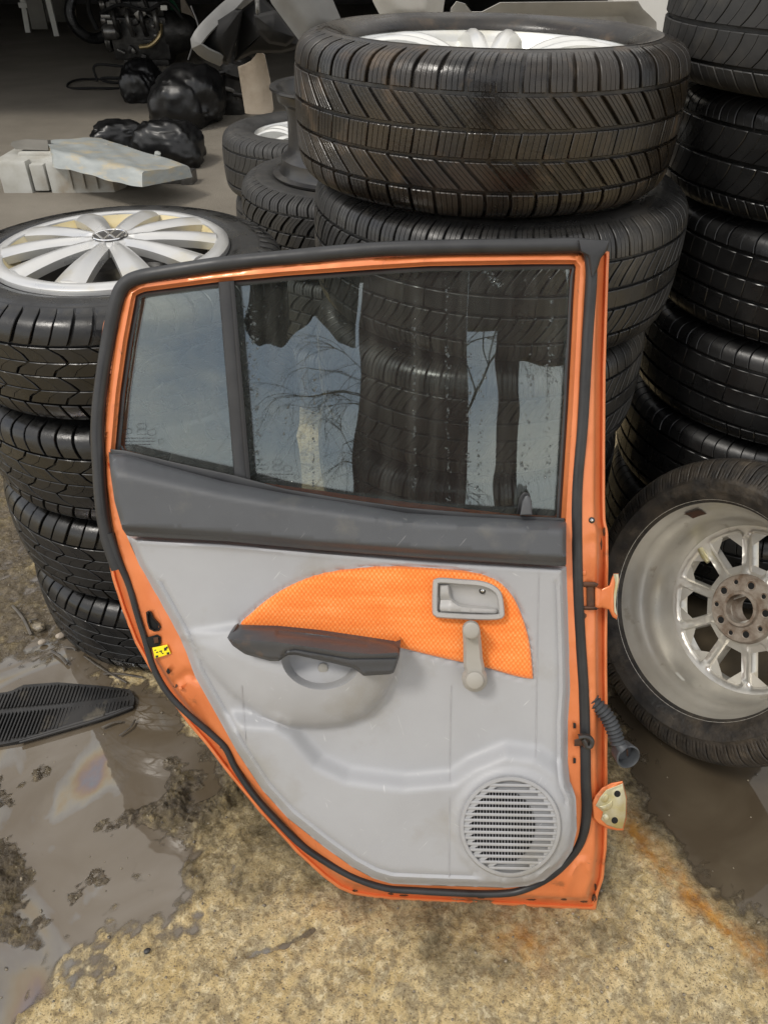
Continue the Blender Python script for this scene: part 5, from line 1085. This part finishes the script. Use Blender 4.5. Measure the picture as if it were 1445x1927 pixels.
def bumper():
    r = empty('bumper', (-1.0, 3.45, .0)); c = np.array(r.location); tag(r, 'upturned dark grey car bumper with pale edge left of the grey panel', 'bumper')
    path = np.array([atY(x, y, Y) for x, y, Y in ((500, -110, 3.6), (452, -20, 3.5), (412, 20, 3.42), (380, 52, 3.36), (363, 78, 3.33), (366, 90, 3.33), (385, 106, 3.35), (416, 120, 3.4))]); P = resample(catmull(path, 6), .025)
    T = np.gradient(P, axis=0); T /= np.linalg.norm(T, axis=1)[:, None]
    inw = np.cross(T, [0, 1, 0]); inw /= np.linalg.norm(inw, axis=1)[:, None]
    cen = atY(450, 80, 3.4); sgn = np.sign(((cen-P)*inw).sum(1))[:, None]; inw *= sgn
    n = len(P); V = []
    sec = [(0, 0), (.030, -.004), (.034, .006), (.012, .012), (.010, .12), (.035, .22), (.055, .30), (.048, .305), (.0, .22), (-.012, .12), (-.012, .01)]
    for i in range(n):
        for a, d in sec: V.append(P[i]+inw[i]*a+np.array([0, d, 0])-c)
    k = len(sec); Fc = [(i*k+j, (i+1)*k+j, (i+1)*k+(j+1) % k, i*k+(j+1) % k) for i in range(n-1) for j in range(k)]+[tuple(range(k)), tuple((n-1)*k+j for j in range(k))]
    MB().add(V, Fc).build('bumper_skin', M['bumper'], r, True, 40)
    def liner(pts, Y0, Y1, nm, mt):
        P2 = resample(pts, 8, True); A = np.array([atY(x, y, Y0) for x, y in P2])-c; B = np.array([atY(x, y, Y1) for x, y in offset(P2, 7)])-c; n = len(P2)
        B2 = B+np.array([0, .03, 0]); mid = A.mean(0)*.15+B2*.0+np.array([0, Y1-Y0, 0])*.6
        V = list(map(tuple, A))+list(map(tuple, B))+[tuple(B.mean(0)+np.array([.0, -.03, 0]))]
        Fc = [(i, (i+1) % n, n+(i+1) % n, n+i) for i in range(n)]+[(n+i, n+(i+1) % n, 2*n) for i in range(n)]+[tuple(range(n))[::-1]]
        MB().add(V, Fc).build(nm, mt, r, True, None)
    liner([(376, 70), (392, 40), (440, 15), (458, 18), (448, 70), (430, 124), (416, 118), (384, 100)], 3.50, 3.40, 'inner_liner', M['bumper_dark'])
    liner([(452, 20), (490, -10), (560, 60), (566, 90), (530, 100), (478, 100), (440, 118), (446, 70)], 3.62, 3.52, 'inner_bracket', M['bumper_dark'])
    liner([(478, 28), (520, 18), (560, 70), (540, 88), (505, 82), (484, 60)], 3.30, 3.24, 'fog_lamp_housing', M['bumper_dark'])
    liner([(480, 0), (488, 0), (489, 28), (482, 30)], 3.20, 3.18, 'tab', M['bumper'])
bumper()
# grey sheet-wrapped panel on a pale plastic housing
def wrapped_panel():
    A, B, C_, D_ = (atY(86, 264, 5.15), atY(190, 257, 5.45), atY(356, 312, 4.75), atY(268, 322, 4.45))
    A2 = atY(98, 283, 4.85); r0 = (A+B+C_+D_)/4; r0[2] -= .1; V = []; Fc = []; nu, nv = 34, 22
    for i in range(nu):
        u = i/(nu-1)
        for j in range(nv):
            t = j/(nv-1)*1.5-.25; tt = min(max(t, 0), 1); far = A*(1-u)+B*u if False else None
            e0 = A2*(1-u)+D_*u; e1 = A*(1-u)**2+2*B*u*(1-u)+C_*u*u if u > .0 else A
            e1 = A*(1-min(u*2.2, 1))+B*min(u*2.2, 1) if u < .4545 else B*(1-(u-.4545)/.5455)+C_*(u-.4545)/.5455
            p = e0*(1-tt)+e1*tt; drop_ = max(0, -t, t-1)
            p = p+np.array([0, (-.05 if t < 0 else .05)*min(drop_/.25, 1), -.30*drop_+.004*sin(u*9+t*6)+.0025*sin(u*23+t*13)])
            V.append(p-r0)
    Fc = [(i*nv+j, (i+1)*nv+j, (i+1)*nv+j+1, i*nv+j+1) for i in range(nu-1) for j in range(nv-1)]
    Fc.append(tuple((nu-1)*nv+j for j in range(nv))); Fc.append(tuple(range(nv)))
    Fc += [(i*nv, i*nv+nv-1, (i+1)*nv+nv-1, (i+1)*nv) for i in range(nu-1)]
    r = empty('wrapped_panel', tuple(r0)); tag(r, 'flat panel wrapped in dusty grey sheeting lying across the plastic housing', 'wrapped panel')
    MB().add(V, Fc).build('sheeting', M['tarp'], r, True, 60)
    e = np.array([atY(x, y, Y) for x, y, Y in ((90, 264, 5.05), (50, 262, 5.05), (24, 266, 5.02), (20, 272, 5.0), (30, 281, 4.98), (92, 283, 4.98))]); n = len(e); V = list(map(tuple, e-r0))+list(map(tuple, e-r0+np.array([0, .05, -.008])))
    MB().add(V, [tuple(range(n)), tuple(n+i for i in range(n))[::-1]]+[(i, (i+1) % n, n+(i+1) % n, n+i) for i in range(n)]).build('bare_end', M['old_board'], r, False)
wrapped_panel()
def plastic_housing():
    p0 = onz(112, 366); r = empty('plastic_housing', (p0[0], p0[1]+.15, 0)); tag(r, 'dirty white moulded plastic housing lying under the wrapped panel', 'plastic housing')
    mb = MB(); prism(mb, [(-.34, -.12), (-.17, -.12), (-.16, -.06), (-.06, -.06), (-.05, -.12), (.32, -.10), (.36, .0), (.34, .28), (-.30, .30), (-.36, .2), (-.37, -.05)], .0, .185, .028, .02); mb.build('body', M['box_plastic'], r, True, 35)
    mb = MB(); prism(mb, [(-.24, -.02), (.26, -.02), (.24, .22), (-.22, .22)], .18, .205, .012); mb.build('lid', M['box_plastic'], r, True, 35)
    mb = MB(); mb.box((-.11, -.085, .085), (.085, .06, .15), None, .008); mb.build('socket', M['box_plastic'], r, True, 35)
    for k in range(3): mb = MB(); mb.box((.08+k*.075, -.117, .085), (.012, .02, .12), None, .003); mb.build('rib', M['box_plastic'], r)
    mb = MB(); mb.box((.42, .0, .05), (.12, .10, .02), None, .004); mb.build('flap', M['engine_light'], r)
plastic_housing()
p0 = onz(318, 352); mb = MB(); prism(mb, [(-.16, -.03), (.06, -.03), (.07, -.06), (.14, -.06), (.15, .05), (-.16, .05)], 0, .075, .008); o = mb.build('metal_bracket', M['engine_light'], None, True, 35, loc=(p0[0], p0[1]+.1, 0)); tag(o, 'small grey metal bracket under the right end of the wrapped panel', 'bracket')
p0 = atY(296, 300, 5.0); mb = MB(); mb.revolve([(.0, -.12), (.032, -.12), (.034, -.02), (.020, .0), (.018, .045), (.0, .05)], 20); o = mb.build('plastic_bottle', M['clear_plastic'], None, loc=tuple(p0), rot=(.3, .35, 0)); tag(o, 'cloudy plastic bottle neck sticking up behind the wrapped panel', 'bottle')
def bag(px, py, sx, sy, sz, seed, label, wr=.16, rot=0.0, dy=0.0):
    bm = bmesh.new(); bmesh.ops.create_icosphere(bm, subdivisions=5, radius=1); N = [Noise2(seed*10+k) for k in range(6)]
    co = np.array([v.co for v in bm.verts]); x, y, z_ = co.T
    k = 1+.30*N[0](x*1.2+5, y*1.2+z_*.9+3)+wr*(np.abs(N[1](x*3+z_*1.7+9, y*3+2))-.2)*1.4+wr*.7*(np.abs(N[2](x*6+y*2, z_*6+4))-.2)
    sq = np.sign(co)*np.abs(co)**.8; q_ = sq*k[:, None]*np.array([sx, sy, sz]); q_[:, 2] = np.maximum(q_[:, 2], -sz*.72)+sz*.72
    for v, c in zip(bm.verts, q_): v.co = c
    me = bpy.data.meshes.new('rubbish_bag'); bm.to_mesh(me); bm.free(); me.polygons.foreach_set('use_smooth', np.ones(len(me.polygons), bool))
    p = onz(px, py); o = obj('rubbish_bag', me, M['bag'], None, (p[0], p[1]+sy*.8+dy, 0), (0, 0, rot)); tag(o, label, 'rubbish bag', 'black rubbish bags on the shed floor')
bag(345, 245, .29, .28, .235, 3, 'full black rubbish bag in front of the engine', .15)
bag(266, 195, .17, .2, .18, 5, 'black rubbish bag squeezed between the engine and the full bag', .16)
bag(215, 288, .19, .14, .11, 7, 'flat black plastic bag behind the left of the wrapped panel', .16, .3)
bag(318, 318, .24, .2, .165, 9, 'crumpled black plastic bag behind the right end of the wrapped panel', .16, -.2)
def engine():
    p = onz(268, 128); r = empty('car_engine', (p[0], p[1]+.3, 0)); tag(r, 'oily car engine standing on the shed floor behind the bags', 'engine')
    rg = random.Random(5)
    def P(nm, m, f):
        mb = MB(); f(mb); return mb.build(nm, M[m], r, True, 35)
    P('engine_block', 'engine', lambda b: b.box((0, 0, .26), (.62, .40, .40), None, .03))
    P('oil_sump', 'engine', lambda b: b.box((.02, 0, .05), (.50, .34, .10), None, .02))
    P('cylinder_head', 'engine', lambda b: b.box((0, -.02, .53), (.60, .36, .14), None, .02))
    P('cam_cover', 'engine', lambda b: b.box((0, 0, .635), (.54, .26, .07), None, .025))
    P('filler_cap', 'engine_light', lambda b: b.revolve([(0, .80), (.09, .80), (.10, .78), (.10, .67), (.0, .67)], 20))
    P('gearbox', 'engine', lambda b: b.revolve([(0, .0), (.12, .0), (.16, .05), (.20, .2), (.22, .3), (0, .3)], 24, Matrix.Translation((.58, 0, .30)) @ Matrix.Rotation(-pi/2, 4, 'Y')))
    for k in range(4):
        xx = -.22+k*.145
        P('intake_runner', 'engine_light' if k % 2 else 'engine', lambda b: b.tube(catmull([(xx, -.18, .52), (xx+.01, -.29, .50), (xx+.02, -.31, .40), (xx+.02, -.24, .30)], 6), .026, 10))
        P('spark_lead', 'bumper_dark', lambda b: b.tube(catmull([(xx, -.10, .66), (xx+.03, -.24, .66), (xx+.08, -.30, .56)], 6), .008, 6))
        P('bolt_head', 'engine_light', lambda b: b.revolve([(0, .02), (.014, .02), (.016, .0)], 8, Matrix.Translation((xx+.05, -.205, .42)) @ Matrix.Rotation(pi/2, 4, 'X')))
    for (xx, zz, rr) in ((-.34, .22, .10), (-.35, .42, .06), (-.33, .56, .075)):
        P('pulley', 'engine_light', lambda b: b.revolve([(0, .02), (rr*.5, .02), (rr*.6, .0), (rr*.9, .0), (rr, .02), (rr*.92, .035), (rr, .05), (0, .05)], 24, Matrix.Translation((xx, -.08, zz)) @ Matrix.Rotation(-pi/2, 4, 'Y')))
    P('alternator', 'engine_light', lambda b: b.revolve([(0, -.09), (.05, -.09), (.075, -.06), (.075, .06), (.05, .09), (0, .09)], 18, Matrix.Translation((-.28, -.24, .33)) @ Matrix.Rotation(pi/2, 4, 'Y')))
    P('exhaust_pipe', 'brass', lambda b: b.tube(catmull([(.26, -.24, .40), (.24, -.30, .30), (.14, -.33, .22), (.02, -.33, .20)], 8), .024, 10))
    P('coolant_hose', 'bumper_dark', lambda b: b.tube(catmull([(-.30, -.20, .62), (-.42, -.22, .66), (-.50, -.16, .52), (-.46, -.14, .34)], 8), .026, 10))
    P('wiring_loom', 'bumper_dark', lambda b: b.tube(catmull([(-.36, -.24, .50), (-.10, -.33, .58), (.15, -.30, .53), (.36, -.26, .60), (.5, -.22, .45)], 8), .016, 8))
    P('chain', 'engine_light', lambda b: b.tube(catmull([(.60, -.20, .56), (.66, -.25, .36), (.58, -.30, .20), (.52, -.32, .08)], 8), .012, 6))
    P('bracket', 'engine_light', lambda b: b.box((-.30, -.26, .47), (.10, .04, .035), None, .006))
    P('bracket', 'white_paint', lambda b: b.box((.33, -.28, .55), (.07, .03, .045), None, .006))
    for k in range(16):
        P('housing_lug', 'engine' if k % 3 else 'engine_light', lambda b: b.box((rg.uniform(-.3, .3), -.21-rg.random()*.06, rg.uniform(.08, .6)), (rg.uniform(.03, .12), rg.uniform(.04, .1), rg.uniform(.02, .08)), Matrix.Rotation(rg.uniform(-.6, .6), 3, 'Y').to_4x4(), .006))
engine()
def gearbox_lump():
    p = onz(432, 214); r = empty('gearbox', (p[0]+.02, p[1]+.1, 0)); tag(r, 'dirty gearbox casing between the full bag and the beige board', 'gearbox')
    mb = MB(); mb.revolve([(0, 0), (.16, 0), (.17, .06), (.13, .16), (.12, .3), (.15, .34), (.13, .42), (.06, .46), (0, .46)], 22); mb.build('casing', M['engine'], r, rot=(.2, .25, 0))
    for k in range(7):
        mb = MB(); a = k*.9; mb.tube(catmull([(.12*cos(a), -.1-.05*sin(a), .08+.04*k), (.15*cos(a+.4), -.16, .14+.04*k), (.08*cos(a+1), -.17, .16+.04*k)], 6), .018, 8); mb.build('rib', M['engine_light' if k % 2 else 'engine'], r)
gearbox_lump()
p = onz(195, 160); mb = MB(); mb.tube([(.34*cos(a), .30*sin(a), .012+.01*sin(3*a)) for a in np.linspace(-.4, 5.6, 50)], .011, 8); mb.build('wire_loop', M['bumper_dark'], None, loc=(p[0], p[1], 0)); tag(bpy.data.objects['wire_loop'], 'black hose loop lying on the shed floor left of the bags', 'hose')
p = onz(238, 158); mb = MB(); mb.tube(catmull([(-.28, 0, .02), (-.27, 0, .16), (.0, .02, .15), (.3, .05, .14), (.32, 0, .03), (-.1, -.05, .02), (-.2, -.06, .06), (.3, -.08, .06)], 8), .012, 8); o = mb.build('cable_bundle', M['bumper_dark'], None, loc=(p[0], p[1], 0)); tag(o, 'tangled black cable against the small rubbish bag', 'cable')
# far end of the shed
def stepladder():
    p = onz(80, 66); r = empty('stepladder', (p[0], p[1], 0)); tag(r, 'white wooden stepladder frame at the dark end of the shed', 'stepladder')
    for (a, b, nm) in (((-.30, .3, .0), (-.16, .3, 1.5), 'leg'), ((.24, -.1, .0), (.10, .2, 1.5), 'leg')):
        a, b = np.array(a), np.array(b); V = []; mb = MB()
        for q_ in (a, b): V += [tuple(q_+np.array(d)) for d in ((-.035, -.02, 0), (.035, -.02, 0), (.035, .02, 0), (-.035, .02, 0))]
        mb.add(V, [(0, 1, 2, 3), (4, 5, 6, 7), (0, 1, 5, 4), (1, 2, 6, 5), (2, 3, 7, 6), (3, 0, 4, 7)]).build(nm, M['white_paint'], r, False)
    mb = MB(); mb.box((-.12, .2, .33), (.36, .03, .06)); mb.build('rung', M['white_paint'], r, False)
stepladder()
for (px, py, w_, h_, lab, mt) in ((90, 66, .22, 1.6, 'grey board leaning beside the white stepladder', 'old_board'), (118, 52, .35, 1.5, 'dark timber sheet right of the stepladder', 'old_board'), (142, 42, .25, 1.5, 'brown board next to the dark timber sheet', 'cardboard')):
    p = onz(px, py); mb = MB(); mb.box((0, 0, h_/2), (w_, .04, h_), Matrix.Rotation(-.08, 4, 'X'), .004); o = mb.build('old_board', M[mt], None, False, loc=(p[0]-.1, p[1]+.12, 0.06)); tag(o, lab, 'board')
p = onz(178, 84); o = tyre_obj('car_tyre', 'SUMMER_N', .318, .19, .205, 'tyre_worn'); o.location = (p[0], p[1]+.1, .315); o.rotation_euler = (pi/2-.1, 0, .5); tag(o, 'dark tyre standing upright left of the engine', 'tyre')
o = slab('green_sheet', [(300, -20), (330, 5), (342, 28), (340, 50), (330, 55), (322, 40), (300, 20), (282, 8)], 10.6, .03, M['green'], 'crumpled green plastic sheet hanging behind the engine', 'plastic sheet', .08)
o = slab('brown_board', [(330, -30), (352, 8), (372, 40), (380, 60), (366, 66), (345, 62), (338, -20)], 10.9, .04, M['cardboard'], 'brown board leaning behind the green sheet', 'board')

# ------------------------------------------------------------------ added behind the camera to shape the window reflection, plus the tree
def person_stand_in():  # unseen panels added for the dark reflection of the person at the camera
    r = empty('person_stand_in', (-.1, -2.25, 0)); tag(r, 'added maroon panels standing in for the person mirrored in the door window', 'stand_in')
    for (x0, x1, z0, z1, nm) in ((-.48, .15, 0, 2.72, 'wide_panel'), (.325, .44, 0, 2.30, 'narrow_panel'), (.153, .72, 2.30, 2.72, 'top_panel'), (.443, .72, 2.10, 2.297, 'side_panel'), (-1.25, -.483, 2.62, 2.72, 'top_bar')):
        mb = MB(); mb.box(((x0+x1)/2+.1, 0, (z0+z1)/2), (x1-x0, .06, z1-z0), None, .006); mb.build(nm, M['maroon'], r, False)
person_stand_in()
tv = []; nu, nv = 40, 14  # added sheet whose dark reflection stands for the hands holding the camera
for i in range(nu):
    u = i/(nu-1); low = 2.34-.20*abs(sin(u*pi*1.5+.2))-.012*sin(u*17)
    for j in range(nv): t_ = j/(nv-1); tv.append((-1.18+.68*u, -2.205+.03*sin(u*30)*t_+.02*t_, 2.74*(1-t_)+low*t_))
tq = [(i*nv+j, (i+1)*nv+j, (i+1)*nv+j+1, i*nv+j+1) for i in range(nu-1) for j in range(nv-1)]; nV = len(tv)
tv2 = tv+[(a, b-.012, c) for a, b, c in tv]; tq2 = tq+[tuple(nV+k for k in f[::-1]) for f in tq]
o = MB().add(tv2, tq2).build('hands_stand_in', M['bumper_dark'], None, True, None); tag(o, 'added dark sheet standing in for the hands mirrored in the window', 'hands_stand_in')
def bare_tree(loc, H, seed, label):
    rg = random.Random(seed); r = empty('bare_tree', loc); tag(r, label, 'tree'); tr = MB(); tw = MB()
    def grow(p, d, l, rad, lev):
        pts = [p]; q_ = p.copy(); dd = d.copy()
        for k in range(5):
            dd = dd+np.array([rg.gauss(0, .16), rg.gauss(0, .16), rg.gauss(0, .08)+(-.16 if lev >= 2 else .05)]); dd /= np.linalg.norm(dd); q_ = q_+dd*l/5; pts.append(q_.copy())
        (tr if lev < 2 else tw).tube(pts, np.linspace(rad, rad*.5, 6), 6 if lev < 2 else 4, False)
        if lev < 4:
            for k in range(5 if lev else 7):
                t = rg.randint(2, 5); nd = dd+np.array([rg.gauss(0, .7), rg.gauss(0, .7), rg.gauss(.1, .4)]); nd /= np.linalg.norm(nd); grow(pts[t], nd, l*rg.uniform(.5, .7), rad*.42, lev+1)
    grow(np.array([0, 0, 0.]), np.array([0, 0, 1.]), H*.5, H*.009, 0)
    tr.build('trunk', M['bark'], r, True, None); o = tw.build('crown', M['bark'], r, True, None)
bare_tree((-.35, -17.5, 0), 11.5, 9, 'leafless tree mirrored in the door window')
